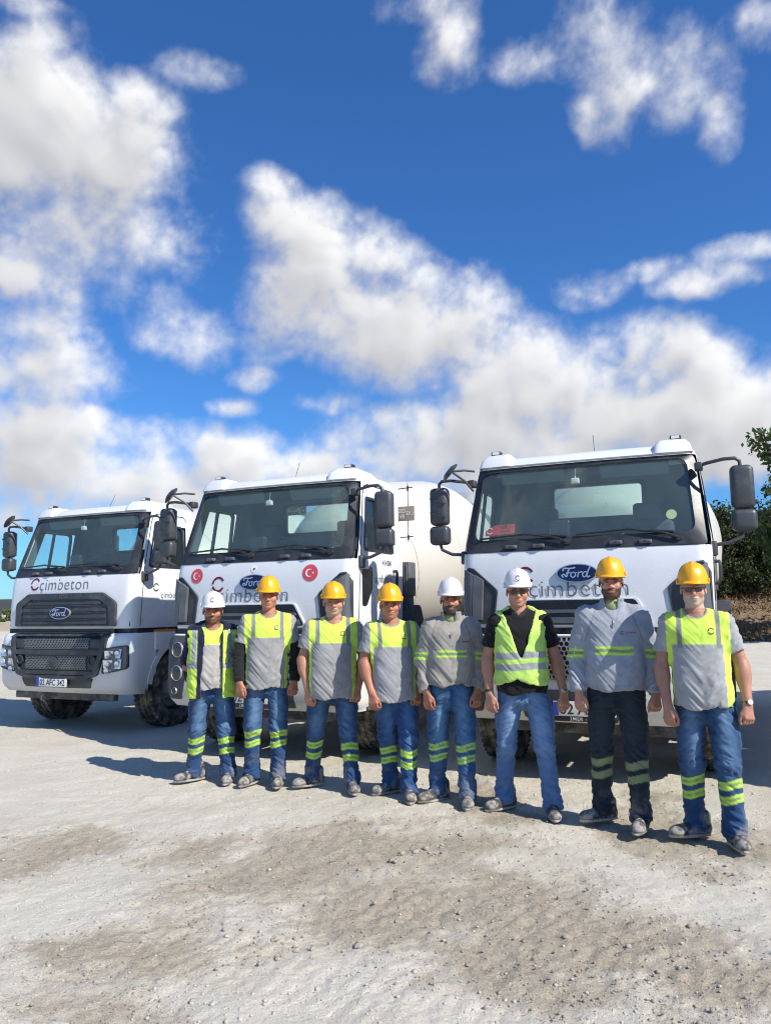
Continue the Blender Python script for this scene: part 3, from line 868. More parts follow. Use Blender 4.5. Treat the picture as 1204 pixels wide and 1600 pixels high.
    def bumper():
        zs = [.50, .53, .56, .62, .75, .88, 1.0, 1.15, 1.22, 1.255, 1.27]; mb = MB(); L = []
        for z in zs:
            P = []
            W_ = BW - (.02 if z < .55 else 0)
            for k in range(15): x = (W_ - BR_) * k / 14; P.append((x, bump_y(x, z)))
            y2 = P[-1][1]
            for k in range(1, 7):
                a = R(-90 + 90 * k / 6); P.append((W_ - BR_ + BR_ * math.cos(a), y2 + BR_ + BR_ * math.sin(a)))
            yend = .36 if z > .72 else .22
            P += [(W_, y2 + BR_ + (yend - y2 - BR_) * .5), (W_, yend), (W_ - .03, yend), (W_ - .03, .1), ((W_ - .03) * .5, .1), (0, .1)]
            L.append([(-x, y, z) for x, y in P[::-1]] + [(x, y, z) for x, y in P[1:]])
        n = len(L[0])
        mb.add(sum(L, []), [(i * n + j, i * n + j + 1, (i + 1) * n + j + 1, (i + 1) * n + j) for i in range(len(zs) - 1) for j in range(n - 1)])
        mb.add(L[-1], [tuple(range(n))]); mb.add(L[0], [tuple(range(n - 1, -1, -1))])
        return mb
    bp = cached('bumper', 'bumper', bumper, M['bumper_white'], root, smooth=38)
    if K == 1:
        cg = roundpoly([(-.62, .885), (.62, .885), (.66, 1.25), (-.66, 1.25)], .03, 3, 4)
        g = cached('cgr', 'lower_grille', lambda: plate(MB(), cg, fb, .003, -.01), M['lamp_dark'], bp)
        cached('cgm', 'grille_net', lambda: hex_mesh(-.60, .60, .905, 1.24, .027, .0055, fb, .022, .018), M['steel'], g, smooth=0)
        cached('cgrim', 'grille_rim', lambda: band(MB(), [(p[0] * 1.03, (p[1] - 1.06) * 1.05 + 1.06) for p in cg], [(p[0] * .985, (p[1] - 1.06) * .97 + 1.06) for p in cg], fb, .024, -.004), M['grey_plastic'], g)
        lowp = roundpoly([(-.52, .53), (.52, .53), (.52, .79), (-.52, .79)], .03, 3, 3)
        cached('lowp', 'plate_recess', lambda: plate(MB(), lowp, fb, .004, -.01), M['dark_plastic'], bp)
        for s in (-1, 1):
            lp = roundpoly([(s * .80, 1.255), (s * 1.155, 1.255), (s * 1.155, .66), (s * 1.06, .575), (s * .90, .575), (s * .80, .95)], [.02, .01, .05, .05, .04, .06], 4)
            l = cached(('lp', s), 'lamp_panel', lambda: plate(MB(), lp, fb, .010, -.01), M['dark_plastic'], bp)
            for (x, z, r) in ((.945, 1.105, .078), (.950, .855, .078), (.985, .665, .036)):
                o = Vector(fb(s * x, z, .008))
                ax = (s * .18, -1, 0)
                h = cached(('hl', s, z), 'headlight', lambda: MB().lathe([(r * 1.05, -.01), (r * 1.05, .010), (r * 1.0, .013), (r * .97, .0), (r * .62, -.035), (r * .5, -.03), (.001, -.045)], 28, o, ax), M['lamp_reflector'], l)
                cached(('hlb', s, z), 'bulb_cover', lambda: MB().lathe([(r * .44, -.04), (r * .44, .0), (r * .36, .006), (r * .20, -.01), (.001, -.012)], 18, o, ax).box(o + Vector((0, -.004, 0)), (r * .9, .006, .012)), M['lamp_dark'], h)
                cached(('hll', s, z), 'lens', lambda: MB().lathe([(r * 1.0, .012), (r * .8, .022), (r * .4, .03), (.001, .032)], 24, o, ax), M['lamp_lens'], h)
    else:
        out = roundpoly([(-.84, 1.262), (.84, 1.262), (.80, 1.0), (.70, .74), (.52, .69), (-.52, .69), (-.70, .74), (-.80, 1.0)], [.03, .03, .05, .06, .04, .04, .06, .05], 4, 3)
        g = cached('flg', 'lower_grille', lambda: plate(MB(), out, fb, .012, -.01), M['lamp_dark'], bp)
        inn = roundpoly([(-.76, 1.235), (.76, 1.235), (.73, 1.0), (.64, .775), (.50, .735), (-.50, .735), (-.64, .775), (-.73, 1.0)], [.03, .03, .05, .06, .04, .04, .06, .05], 4, 3)
        cached('flrim', 'grille_rim', lambda: band(MB(), out, inn, fb, .05, -.004), M['dark_plastic'], g)
        cached('flbar', 'crossbar', lambda: plate(MB(), roundpoly([(-.77, 1.0), (.77, 1.0), (.78, 1.06), (-.78, 1.06)], .01, 2, 8), fb, .046, .0).add(*(lambda m: (m.V, m.F))(plate(MB(), roundpoly([(-.60, .745), (.60, .745), (.64, .795), (-.64, .795)], .01, 2, 8), fb, .046, .0))), M['dark_plastic'], g)
        cached('flm1', 'grille_net', lambda: hex_mesh(-.56, .56, 1.085, 1.21, .0155, .0035, fb, .028, .012), M['steel'], g, smooth=0)
        cached('flm2', 'grille_net', lambda: hex_mesh(-.53, .53, .825, .965, .0155, .0035, fb, .028, .012), M['steel'], g, smooth=0)
        cached('flr', 'radar_cover', lambda: MB().lathe([(.075, -.01), (.075, .035), (.06, .045), (.001, .046)], 20, fb(-.02, .90, 0), (0, -1, 0)), M['dark_plastic'], g)
        cached('fltop', 'bumper_cover', lambda: MB().box((0, -.035, 1.281), (1.72, .25, .014), .004).box((0, -.02, 1.315), (1.70, .10, .075)), M['lamp_dark'], bp)
        val = roundpoly([(-.56, .575), (.56, .575), (.62, .70), (-.62, .70)], .02, 3, 4)
        cached('flval', 'plate_recess', lambda: plate(MB(), val, fb, .022, -.01), M['dark_plastic'], bp)
        for s in (-1, 1):
            cached(('fog', s), 'fog_lamp', lambda: MB().lathe([(.06, 0), (.06, .045), (.05, .05), (.045, .03), (.001, .025)], 20, fb(s * .635, .93, 0), (0, -1, 0)), M['dark_plastic'], g)
            cached(('duct', s), 'air_duct', lambda: MB().box(fb(s * .66, 1.14, .02), (.17, .02, .12), .008), M['dark_plastic'], g)
            hp = roundpoly([(s * .80, 1.085), (s * 1.12, 1.125), (s * 1.125, .83), (s * 1.0, .80), (s * .765, .76)], [.03, .03, .05, .05, .03], 4)
            l = cached(('fhl', s), 'headlight', lambda: plate(MB(), hp, fb, .004, -.01), M['grey_plastic'], bp)
            cached(('fhr', s), 'lamp_rim', lambda: band(MB(), hp, [((p[0] - s * .95) * .93 + s * .95, (p[1] - .94) * .92 + .94) for p in hp], fb, .02, -.004), M['black_frame'], l)
            def refl():
                mb = MB()
                for (x, z, w, h, t) in ((.865, 1.005, .125, .10, .25), (1.005, 1.02, .12, .12, -.2), (.855, .885, .13, .11, .3), (1.005, .89, .13, .12, -.15), (.845, .80, .11, .04, .1)):
                    mb.box(fb(s * x, z, .004), (w, .012, h), .004, Matrix.Rotation(t * s, 3, 'Z') @ Matrix.Rotation(t * .8, 3, 'X'))
                    mb.lathe([(.042, .0), (.036, .016), (.02, .006), (.001, .004)], 16, fb(s * x, z, .012), (0, -1, 0))
                return mb
            cached(('fhm', s), 'reflector', refl, M['lamp_reflector'], l, smooth=0)
            cached(('fhg', s), 'lens', lambda: pane(MB(), hp, fb, .016), M['lamp_lens'], l)
            # side of the bumper: indicator strip and step panel
            q = cached(('ind', s), 'side_panel', lambda: MB().box((s * 1.165, .52, 1.16), (.05, .40, .24), .015), M['bumper_white'], bp)
            cached(('inda', s), 'indicator', lambda: MB().box((s * 1.172, .52, 1.29), (.05, .40, .025), .006), M['amber'], q)
            cached(('fender', s), 'wheel_arch', lambda: arch(s, .92, 1.185, .60, .68, .87, .52, 5, 172), M['bumper_white'], root)
    # ---- number plate, underrun beam, steps
    pz = .635; py = bump_y(0, pz) - .03 if K else bump_y(0, .65) - .045
    pc = (.02 if K else -.035, py, pz if K else .65)
    pl = MB().box(pc, (.53, .012, .125), .004).build('number_plate', M['plate_white'], root)
    MB().box((pc[0], py + .006, pc[2] - (.02 if K else 0)), (.56, .012, .175 if K else .14), .004).build('plate_frame', M['lamp_dark'], pl)
    MB().box((pc[0] - .24, py - .007, pc[2]), (.045, .002, .118)).build('blue_band', M['plate_blue'], pl)
    V, F = text2d(plate_text, .125, offset=.006, spacing=.98)
    w_ = max(x for x, y in V) - min(x for x, y in V); k_ = min(1, .435 / w_)
    xs0 = pc[0] + .018 if len(plate_text) > 7 else pc[0] - .205 + w_ * k_ / 2
    MB().add([(xs0 + x * k_, py - .0085, pc[2] - .044 + y * (k_ * .5 + .5)) for x, y in V], F).build('plate_letters', M['logo_black'], pl, smooth=0, fixn=False)
    if K:
        V, F = text2d('İMER - L&T', .042, offset=.006, spacing=1.2)
        MB().add([(pc[0] + x, py - .0015, pc[2] - .098 + y) for x, y in V], F).build('frame_letters', M['paper_white'], pl, smooth=0, fixn=False)
    cached(('beam'), 'underrun_beam', lambda: MB().box((0, -.02, .455), (1.72, .10, .09), .012).box((-.5, .3, .5), (.08, .6, .10)).box((.5, .3, .5), (.08, .6, .10)), M['chassis'], root)
    cached('towpin', 'tow_hook', lambda: MB().tube([(-.3, -.08, .47), (-.3, -.13, .45), (-.3, -.14, .41), (-.3, -.10, .39)], .014, 8), M['steel'], root)
    for s in (-1, 1):
        cached(('step', s), 'step', lambda: MB().box((s * 1.08, .30, .52), (.20, .24, .035), .006).box((s * 1.0, .30, .68), (.03, .20, .34)).box((s * 1.08, .30, .82), (.16, .22, .03), .006), M['chassis'], root)
        cached(('mudguard', s), 'mudguard', lambda: arch(s, .80, 1.165, .58, .61, .87, .52, 10, 160), M['dark_plastic'], root) if K else None
        cached(('sideguard', s), 'rear_mudguard', lambda: MB().prism(roundpoly([(1.16, .62), (1.62, .62), (1.66, 1.25), (1.50, 1.55), (1.30, 1.56), (1.20, 1.3)], .08, 4), .98, 1.235, lambda u, v, t: (s * t, u, v)), M['dark_plastic'], root)
        wheel(root, s * .95, .87, s)
        for y in (4.75, 6.05):
            wheel(root, s * .98, y, s); wheel(root, s * .64, y, s)
            cached(('rmg', s, y), 'rear_mudguard', lambda: arch(s, .50, 1.16, .59, .61, y, .53, 15, 165), M['dark_plastic'], root)
    for y, r in ((.87, .06), (4.75, .09), (6.05, .09)): cached(('axle', y), 'axle', lambda: MB().tube([(-.8, y, .5), (.8, y, .5)], r, 8), M['chassis'], root)
    cached('frame', 'chassis_frame', lambda: MB().box((-.40, 3.7, .93), (.08, 7.2, .26)).box((.40, 3.7, .93), (.08, 7.2, .26)).box((0, 1.7, .93), (.8, .12, .2)).box((0, 3.4, .93), (.8, .12, .2)).box((0, 7.2, .93), (.8, .12, .2)).box((0, .7, .85), (.7, 1.0, .5)), M['chassis'], root)
    cached('tank', 'fuel_tank', lambda: MB().box((.90, 2.75, .78), (.52, 1.5, .55), .12), M['steel'], root)
    cached('toolbox', 'tool_box', lambda: MB().box((-.90, 2.5, .78), (.50, .9, .5), .06), M['dark_plastic'], root)
    for y in (2.35, 3.15): cached(('tankstrap', y), 'tank_strap', lambda: MB().box((.90, y, .78), (.535, .05, .565), .12), M['dark_plastic'], root)
    # drum and what carries it
    A = Vector((0, 1.62, 1.93)); B_ = Vector((0, 7.35, 2.76)); ax = (B_ - A).normalized()
    prof = [(.001, 0), (.42, .015), (.66, .06), (.76, .13), (.86, .28), (.97, .50), (1.05, .74), (1.11, 1.0), (1.15, 1.3), (1.17, 1.6), (1.18, 1.85), (1.18, 2.9), (1.165, 3.1), (1.10, 3.4), (.98, 3.9), (.86, 4.4), (.74, 4.9), (.62, 5.4), (.60, 5.6), (.52, 5.62), (.50, 5.4)]
    dr = cached('drum', 'mixing_drum', lambda: MB().lathe(prof, 72, A, ax), M['cream_drum'], root, smooth=30)
    cached('drumseam', 'weld_seam', lambda: MB().lathe([(1.166, 1.615), (1.176, 1.62), (1.176, 1.64), (1.176, 1.655)], 72, A, ax).lathe([(1.181, 2.88), (1.187, 2.89), (1.187, 2.91), (1.178, 2.93)], 72, A, ax).lathe([(.975, .50), (.982, .51), (.985, .53)], 60, A, ax), M['cream_drum'], dr)
    cached('track', 'roller_track', lambda: MB().lathe([(.80, 4.55), (.865, 4.56), (.865, 4.68), (.78, 4.70)], 60, A, ax), M['steel'], dr)
    cached('pedestal', 'drum_pedestal', lambda: MB().hexa([(-.42, 1.42, 1.05), (.42, 1.42, 1.05), (.42, 1.62, 1.05), (-.42, 1.62, 1.05), (-.30, 1.42, 1.95), (.30, 1.42, 1.95), (.30, 1.62, 1.95), (-.30, 1.62, 1.95)]).lathe([(.24, -.2), (.26, 0), (.26, .06), (.2, .1)], 24, A - ax * .10, ax), M['bumper_white'], root)
    cached('rearframe', 'rear_frame', lambda: MB().hexa([(-.75, 6.1, 1.05), (-.6, 6.1, 1.05), (-.6, 6.9, 1.05), (-.75, 6.9, 1.05), (-.75, 6.15, 1.95), (-.6, 6.15, 1.95), (-.6, 6.4, 1.95), (-.75, 6.4, 1.95)]).hexa([(.6, 6.1, 1.05), (.75, 6.1, 1.05), (.75, 6.9, 1.05), (.6, 6.9, 1.05), (.6, 6.15, 1.95), (.75, 6.15, 1.95), (.75, 6.4, 1.95), (.6, 6.4, 1.95)]).box((0, 6.3, 1.9), (1.3, .14, .14)), M['bumper_white'], root)
    cached('hopper', 'hopper', lambda: MB().lathe([(.30, -.5), (.62, 0), (.65, 0), (.33, -.52)], 28, (0, 7.35, 3.55), (0, .15, 1)).tube([(-.55, 6.4, 1.9), (-.5, 7.2, 3.3)], .03, 8).tube([(.55, 6.4, 1.9), (.5, 7.2, 3.3)], .03, 8), M['bumper_white'], root)
    cached('chute', 'chute', lambda: MB().lathe([(.22, 0), (.26, 1.3), (.28, 1.3), (.24, 0)], 16, (0, 7.3, 2.3), (0, .75, -.65), arc=(0, math.pi)), M['bumper_white'], root)
    # cooler and gear between cab and drum
    cl = cached('cooler', 'oil_cooler', lambda: MB().box((.98, 1.52, 1.86), (.30, .20, .40), .012).box((.98, 1.52, 1.60), (.26, .16, .14), .01).tube([(1.05, 1.52, 1.55), (1.05, 1.6, 1.0)], .03, 8).tube([(.92, 1.52, 1.55), (.9, 1.6, 1.0)], .03, 8), M['grey_plastic'], root)
    cached('coolfins', 'cooler_fin', lambda: [m.box((.855 + .03 * k, 1.415, 1.86), (.008, .012, .34)) for m in [MB()] for k in range(9)][0], M['steel'], cl)
    cached('exh', 'air_intake', lambda: MB().box((-.85, 1.50, 2.1), (.34, .26, 1.3), .05).tube([(-.85, 1.5, 2.7), (-.85, 1.5, 2.95), (-.75, 1.55, 3.02)], .09, 12), M['dark_plastic'], root)
    # ---- things of the single truck
    if extras.get('rear_sticker'):
        yy = REAR - .026
        st = MB().box((-.315, yy, 2.735), (.29, .003, .10)).build('sticker', M['paper_white'], cab)
        mb = MB()
        for tx, dz in (('YERLİ', .010), ('ÜRETİM', -.040)):
            V, F = text2d(tx, .043, offset=.004)
            mb.add([(-.355 - x, yy - .004, 2.735 + dz + y) for x, y in V], F)
        V, F = c_logo(.032)
        mb.add([(-.215 + x, yy - .004, 2.735 + y) for x, y in V], F)
        mb.box((-.315, yy - .003, 2.780), (.29, .002, .006)).box((-.315, yy - .003, 2.690), (.29, .002, .006))
        mb.build('sticker_letters', M['logo_black'], st, smooth=0, fixn=False)
    if extras.get('front_sticker'):
        fg = lambda u, v, o: fc(u, v, o - .02)
        q = [(-.895, 2.195), (-.605, 2.215), (-.605, 2.305), (-.80, 2.300), (-.895, 2.250)]
        st = pane(MB(), q, fg).build('sticker', M['sticker_red'], cab, fixn=False)
        mb = MB()
        V, F = text2d('YERLİ', .050, offset=.004); mb.add([fg(-.70 + x, 2.262 + y, .004) for x, y in V], F)
        V, F = text2d('ÜRETİM', .030, offset=.003); mb.add([fg(-.70 + x, 2.226 + y, .004) for x, y in V], F)
        mb.build('sticker_letters', M['logo_black'], st, smooth=0, fixn=False)
        V, F = c_logo(.032); flat(MB(), V, F, fg, -.85, 2.245, .005).build('sticker_mark', M['paper_white'], st, smooth=0, fixn=False)
        pane(MB(), [(.80 + u, 2.315 + v) for u, v in ellipse(.045, .045, 16)], fg, .0).build('tax_disc', M['disc'], cab, fixn=False)
    if extras.get('paper'):
        MB().box((.35, .25, 2.142), (.42, .16, .008), rot=Matrix.Rotation(.1, 3, 'Z')).build('paper', M['paper_white'], cab)
    if extras.get('post'):
        mb = MB().tube([(1.16, 1.34, 2.28), (1.16, 1.34, 2.98)], .005, 6)
        for z in (2.34, 2.92): mb.tube([(1.04, 1.34, z), (1.22, 1.34, z + .01)], .006, 6).box((1.16, 1.34, z), (.016, .016, .06))
        p = mb.build('sign_post', M['logo_black'], root)
        b = MB().box((1.145, 1.325, 2.62), (.20, .03, .17), .004).build('sign_board', M['sign_brown'], p)
        mb = MB()
        for tx, x, z in (('ZO', 1.095, 2.63), ('VE', 1.095, 2.565), ('DU', 1.195, 2.60)):
            V, F = text2d(tx, .062, offset=.004); mb.add([(x + a, 1.308, z + c) for a, c in V], F)
        mb.build('sign_letters', M['paper_white'], b, smooth=0, fixn=False)
    return root
mat('disc', (.55, .60, .28), .6)
random.seed(3)
YAW = .415
make_truck(0, (-4.239, 10.555, -.022), .425, 'white mixer truck with tall black slatted grille, farthest left', '02 AFC 342', {'paper': 1})
make_truck(1, (-1.344, 8.377, .0), .423, 'white mixer truck with red flag stickers beside its oval badge', '02', {'flags': 1, 'rear_sticker': 1, 'post': 1})
make_truck(1, (1.753, 7.107, 0), .408, 'white mixer truck with red windscreen sticker, nearest and tallest in view', '02 AE', {'t3': 1, 'front_sticker': 1})
make_truck(1, (5.30, 5.50, 0), .41, 'white mixer truck parked beyond the right edge, casting shade beside the older man', '02', {})
# ------------------------------------------------------------------ ground
def px_patch(px, py, rx, ry, w=1.0):
    c = ground_at(px, py); a = ground_at(px + rx, py); n_ = ground_at(px, py - ry); f_ = ground_at(px, py + ry)
    return (c.x, c.y, abs(a.x - c.x), abs(n_.y - f_.y) / 2, w)
DAMP = [px_patch(*q) for q in ((560, 1330, 190, 50), (700, 1330, 130, 50), (640, 1400, 270, 75), (420, 1370, 180, 60), (820, 1400, 170, 60), (760, 1250, 80, 50), (820, 1470, 160, 70),
        (1010, 1470, 150, 60), (1150, 1540, 140, 60), (900, 1520, 120, 60), (1070, 1300, 140, 50), (1150, 1320, 80, 40), (1010, 1250, 60, 25, .6), (110, 1315, 130, 34, .9), (40, 1330, 110, 40, .7), (190, 1480, 150, 60, .7), (300, 1330, 90, 30, .7), (40, 1480, 80, 30, .4), (100, 1570, 160, 40, .5))]
CHALK = [px_patch(*q) for q in ((870, 1290, 120, 40), (1020, 1385, 170, 38), (1150, 1410, 120, 26), (160, 1325, 60, 12, .8), (180, 1240, 190, 40, .8), (420, 1290, 160, 40, .7), (480, 1540, 220, 60, .9), (100, 1430, 160, 50, .8), (700, 1570, 160, 40, .6), (60, 1190, 160, 30, .7), (240, 1400, 150, 34, .6))]
def patch_mask(XY, patches, seed, amp=1.5, sc=1.6):
    W = np.stack([fbm(np.c_[XY * 1.7, np.full(len(XY), k * 9.1)], 4, .55, seed + k) for k in (0, 1)], 1) - .5
    Q = XY + W * .55
    f = np.full(len(XY), -1.5)
    for (cx, cy, rx, ry, w) in patches:
        q = ((Q[:, 0] - cx) / rx) ** 2 + ((Q[:, 1] - cy) / ry) ** 2
        f = np.maximum(f, w * (1 - .75 * q))
    return f + (fbm(np.c_[XY * sc * 2, np.zeros(len(XY))], 6, .58, seed + 5) - .5) * amp
def ground_h(XY):
    """height of the yard"""
    z0 = np.zeros(len(XY))
    P = np.c_[XY, z0]
    near = sstep(-XY[:, 1], -40, -14)
    h = (fbm(P * .55, 3, .5, 71) - .5) * .05 + (fbm(P * 3.1, 4, .55, 72) - .5) * .034 + (fbm(P * 17, 3, .55, 73) - .5) * .013
    b = 1 - np.abs(2 * fbm(P * np.array([6.5, 6.5, 1]), 3, .5, 74) - 1)
    h -= (b - .7) * .010
    d = patch_mask(XY, DAMP, 40)
    h += (fbm(P * 26, 3, .6, 75) - .5) * .034 * sstep(d, -.2, .5) - .006 * sstep(d, .0, .6)
    # tread marks left by a tyre
    for (px, py, ang, w) in ((560, 1545, 28, .22), (930, 1470, 30, .16), (1090, 1540, 24, .16)):
        c = ground_at(px, py); a = R(ang); u = (XY[:, 0] - c.x) * math.cos(a) - (XY[:, 1] - c.y) * math.sin(a); v = (XY[:, 0] - c.x) * math.sin(a) + (XY[:, 1] - c.y) * math.cos(a)
        m = sstep(-np.abs(v), -w, -w * .8) * sstep(-np.abs(u), -1.5, -.9)
        h += m * (.0028 * np.sign(np.sin(u * 2 * math.pi / .085 + np.sign(v) * 1.2)) - .005)
    return h * near - .010
def grow(a, b, s0, g):
    out = [a]; s = s0
    while out[-1] < b: out.append(out[-1] + s); s *= g
    return out
def build_ground():
    ys = [-60, -30, -15, -8, -4, -1, .5, 1.5, 2.1] + list(np.arange(2.5, 4.6, .020)) + list(np.arange(4.6, 8.5, .034)) + grow(8.5, 4200, .05, 1.06)
    xp = list(np.arange(0, 2.4, .024)) + grow(2.4, 4200, .03, 1.065)
    xs = [-x for x in xp[:0:-1]] + xp
    xs, ys = np.array(xs), np.array(ys)
    Xg, Yg = np.meshgrid(xs, ys); XY = np.stack([Xg.ravel(), Yg.ravel()], 1)
    h = np.zeros(len(XY)) - .010
    near = (XY[:, 1] < 40) & (np.abs(XY[:, 0]) < 40)
    h[near] = ground_h(XY[near])
    n, m = Xg.shape; I = np.arange(n * m).reshape(n, m)
    Q = np.stack([I[:-1, :-1], I[:-1, 1:], I[1:, 1:], I[1:, :-1]], -1).reshape(-1, 4)
    me = bpy.data.meshes.new('ground'); fast_mesh(me, np.c_[XY, h], Q)
    damp = np.full(len(XY), -1.0); chalk = np.full(len(XY), -1.0)
    damp[near] = patch_mask(XY[near], DAMP, 40); chalk[near] = patch_mask(XY[near], CHALK, 60)
    for nm, arr in (('damp', damp), ('chalk', chalk)):
        at = me.attributes.new(nm, 'FLOAT', 'POINT'); at.data.foreach_set('value', arr.astype(np.float32))
    me.polygons.foreach_set('use_smooth', np.ones(len(me.polygons), bool))
    mt = bpy.data.materials.new('limestone_dust'); mt.use_nodes = True
    t = mt.node_tree; t.nodes.clear(); N = NT(t)
    P = N.n('ShaderNodeNewGeometry').outputs['Position']
    n1, n2, n3 = N.noise(P, 1.3, 5.0, .6), N.noise(P, 34.0, 5.0, .65), N.noise(P, 190.0, 3.0, .6)
    ad = N.n('ShaderNodeAttribute', None, attribute_name='damp').outputs['Fac']
    ac = N.n('ShaderNodeAttribute', None, attribute_name='chalk').outputs['Fac']
    fd = N.m('MULTIPLY_ADD', N.m('SUBTRACT', n2, .5), 1.5, ad)
    fcx = N.m('MULTIPLY_ADD', N.m('SUBTRACT', n2, .5), 1.3, ac)
    base = N.mix(N.ramp(n1, .3, .7), (.55, .515, .42, 1), (.62, .585, .485, 1))
    base = N.mix(N.m('MULTIPLY', N.ramp(n2, .52, .75), .35), base, (.40, .37, .32, 1))
    c = N.mix(N.ramp(fcx, -.1, .7, 0, .55), base, (.66, .625, .535, 1))
    dcol = N.mix(N.ramp(n2, .35, .7), (.25, .20, .13, 1), (.41, .35, .26, 1))
    c = N.mix(N.ramp(fd, .05, .85, 0, .76), c, dcol)
    c = N.mix(N.m('MULTIPLY', N.ramp(n3, .56, .68), .75), c, (.68, .655, .59, 1))       # pale grains
    c = N.mix(N.m('MULTIPLY', N.ramp(n3, .45, .34), .72), c, (.22, .19, .15, 1))       # dark grains
    hgt = N.m('ADD', N.m('MULTIPLY', n2, .8), N.m('MULTIPLY', n3, .35))
    bp = N.n('ShaderNodeBump', {'Strength': 1.0, 'Distance': .018, 'Height': hgt})
    bs = N.n('ShaderNodeBsdfPrincipled', {'Base Color': c, 'Roughness': .95, 'Specular IOR Level': .15, 'Normal': bp.outputs[0]})
    N.n('ShaderNodeOutputMaterial', {'Surface': bs.outputs[0]})
    me.materials.append(mt)
    o = link('ground', me); tag(o, 'pale chalky gravel yard with damp brown patches', kind='structure')
build_ground()

def rock_cloud(name, P, S, mt, seed, label, kind='stuff', flat=.7):
    """many small stones as one mesh"""
    rnd = np.random.RandomState(seed)
    t = (1 + 5 ** .5) / 2
    ico = np.array([(-1, t, 0), (1, t, 0), (-1, -t, 0), (1, -t, 0), (0, -1, t), (0, 1, t), (0, -1, -t), (0, 1, -t), (t, 0, -1), (t, 0, 1), (-t, 0, -1), (-t, 0, 1)]) / 1.9
    tri = np.array([(0, 11, 5), (0, 5, 1), (0, 1, 7), (0, 7, 10), (0, 10, 11), (1, 5, 9), (5, 11, 4), (11, 10, 2), (10, 7, 6), (7, 1, 8), (3, 9, 4), (3, 4, 2), (3, 2, 6), (3, 6, 8), (3, 8, 9), (4, 9, 5), (2, 4, 11), (6, 2, 10), (8, 6, 7), (9, 8, 1)])
    n = len(P)
    V = ico[None] * (1 + rnd.uniform(-.3, .3, (n, 12, 1))) * np.stack([rnd.uniform(.7, 1.3, n), rnd.uniform(.7, 1.3, n), np.full(n, flat)], 1)[:, None, :]
    a = rnd.uniform(0, 6.28, n); ca, sa = np.cos(a)[:, None], np.sin(a)[:, None]
    V = np.stack([V[..., 0] * ca - V[..., 1] * sa, V[..., 0] * sa + V[..., 1] * ca, V[..., 2]], -1) * S[:, None, None] + P[:, None, :]
    F = (tri[None] + (np.arange(n) * 12)[:, None, None]).reshape(-1, 3)
    me = bpy.data.meshes.new(name); fast_mesh(me, V.reshape(-1, 3), F); me.materials.append(mt)
    o = link(name, me); tag(o, label, kind=kind); return o
def scatter_gravel():
    rnd = np.random.RandomState(8)
    n = 46000
    # even density on the picture's ground: nearer ground gets more stones
    y = 2.5 * (12 / 2.5) ** (rnd.uniform(0, 1, n) ** 1.05); x = rnd.uniform(-1, 1, n) * (y * .52 + .5)
    XY = np.stack([x, y], 1)
    d = patch_mask(XY, DAMP, 40); den = .28 + .55 * sstep(d, -.4, .3) * (1 - .25 * sstep(d, .7, 1.2)) + .35 * sstep(fbm(np.c_[XY * 1.1, x * 0], 4, .55, 91), .5, .62)
    keep = rnd.uniform(0, 1, n) < den * .62
    XY = XY[keep]; d = d[keep]; n = len(XY)
    S = np.clip(np.exp(rnd.normal(-5.65, .48, n)), .002, .014)
    P = np.c_[XY, ground_h(XY) + S * .25]
    m1 = mat('pale_stone', (.48, .45, .395), .9, dirt=.6, dirt_col=(.38, .34, .29), noise=30, bump=.4)
    m2 = mat('damp_stone', (.29, .25, .20), .9, dirt=.5, dirt_col=(.42, .38, .33), noise=30, bump=.4)
    w = (d > .15) & (rnd.uniform(0, 1, n) < .78)
    rock_cloud('gravel', P[~w], S[~w], m1, 1, 'pale loose grit and pebbles over the yard')
    rock_cloud('damp_gravel', P[w], S[w], m2, 2, 'brown damp grit on the dark patches of the yard')
    m3 = mat('hard_soil', (.40, .365, .30), .95, dirt=.8, dirt_col=(.28, .24, .19), noise=40, bump=.6)
    # a few bigger lumps
    L = []
    for (px, py, s) in ((628, 1338, .026), (648, 1330, .022), (664, 1326, .018), (612, 1345, .02), (690, 1318, .02), (720, 1305, .018), (432, 1462, .022), (462, 1475, .016), (560, 1468, .02), (488, 1476, .016), (585, 1405, .017), (350, 1452, .016), (720, 1400, .014), (405, 1500, .016), (150, 1525, .013), (1080, 1345, .014), (870, 1330, .014), (980, 1470, .018), (760, 1560, .015), (560, 1360, .012), (950, 1350, .012), (300, 1560, .014)):
        for k in range(3 if s > .018 else 1):
            q = ground_at(px + rnd.normal(0, 9 * k), py + rnd.normal(0, 4 * k)); L.append((q.x, q.y, s * (1 - .25 * k)))
    L = np.array(L)
    hz_ = ground_h(L[:, :2])
    for k, (x, y, s) in enumerate(L):
        o = rock_cloud('clod', np.zeros((1, 3)), np.array([s]), m3, 100 + k, '', flat=.62)
        for q in ('label', 'kind'): del o[q]
        o.location = (x, y, hz_[k] + s * .35); o.parent = bpy.data.objects['ground']
scatter_gravel()

# ------------------------------------------------------------------ far land and vegetation
def nzv(x, y, s, seed): return fbm(np.c_[np.ravel(x) * s, np.ravel(y) * s, np.zeros(np.size(x))], 4, .55, seed) - .5
def terrain(name, us, vs, f, mt, label):
    U, W = np.meshgrid(us, vs); V = f(U.ravel(), W.ravel()); n = len(us)
    I = np.arange(V.shape[0]).reshape(len(vs), n)
    me = bpy.data.meshes.new(name); fast_mesh(me, V, np.stack([I[:-1, :-1], I[:-1, 1:], I[1:, 1:], I[1:, :-1]], -1).reshape(-1, 4))
    me.polygons.foreach_set('use_smooth', np.ones(len(me.polygons), bool)); me.materials.append(mt)
    tag(link(name, me), label, kind='structure')
mat('far_wood', (.030, .040, .036), 1.0, dirt=.8, dirt_col=(.05, .062, .045), noise=.02)
mat('dry_slope', (.19, .135, .08), 1.0, dirt=.9, dirt_col=(.11, .08, .05), noise=.35, bump=.6, bscale=6)
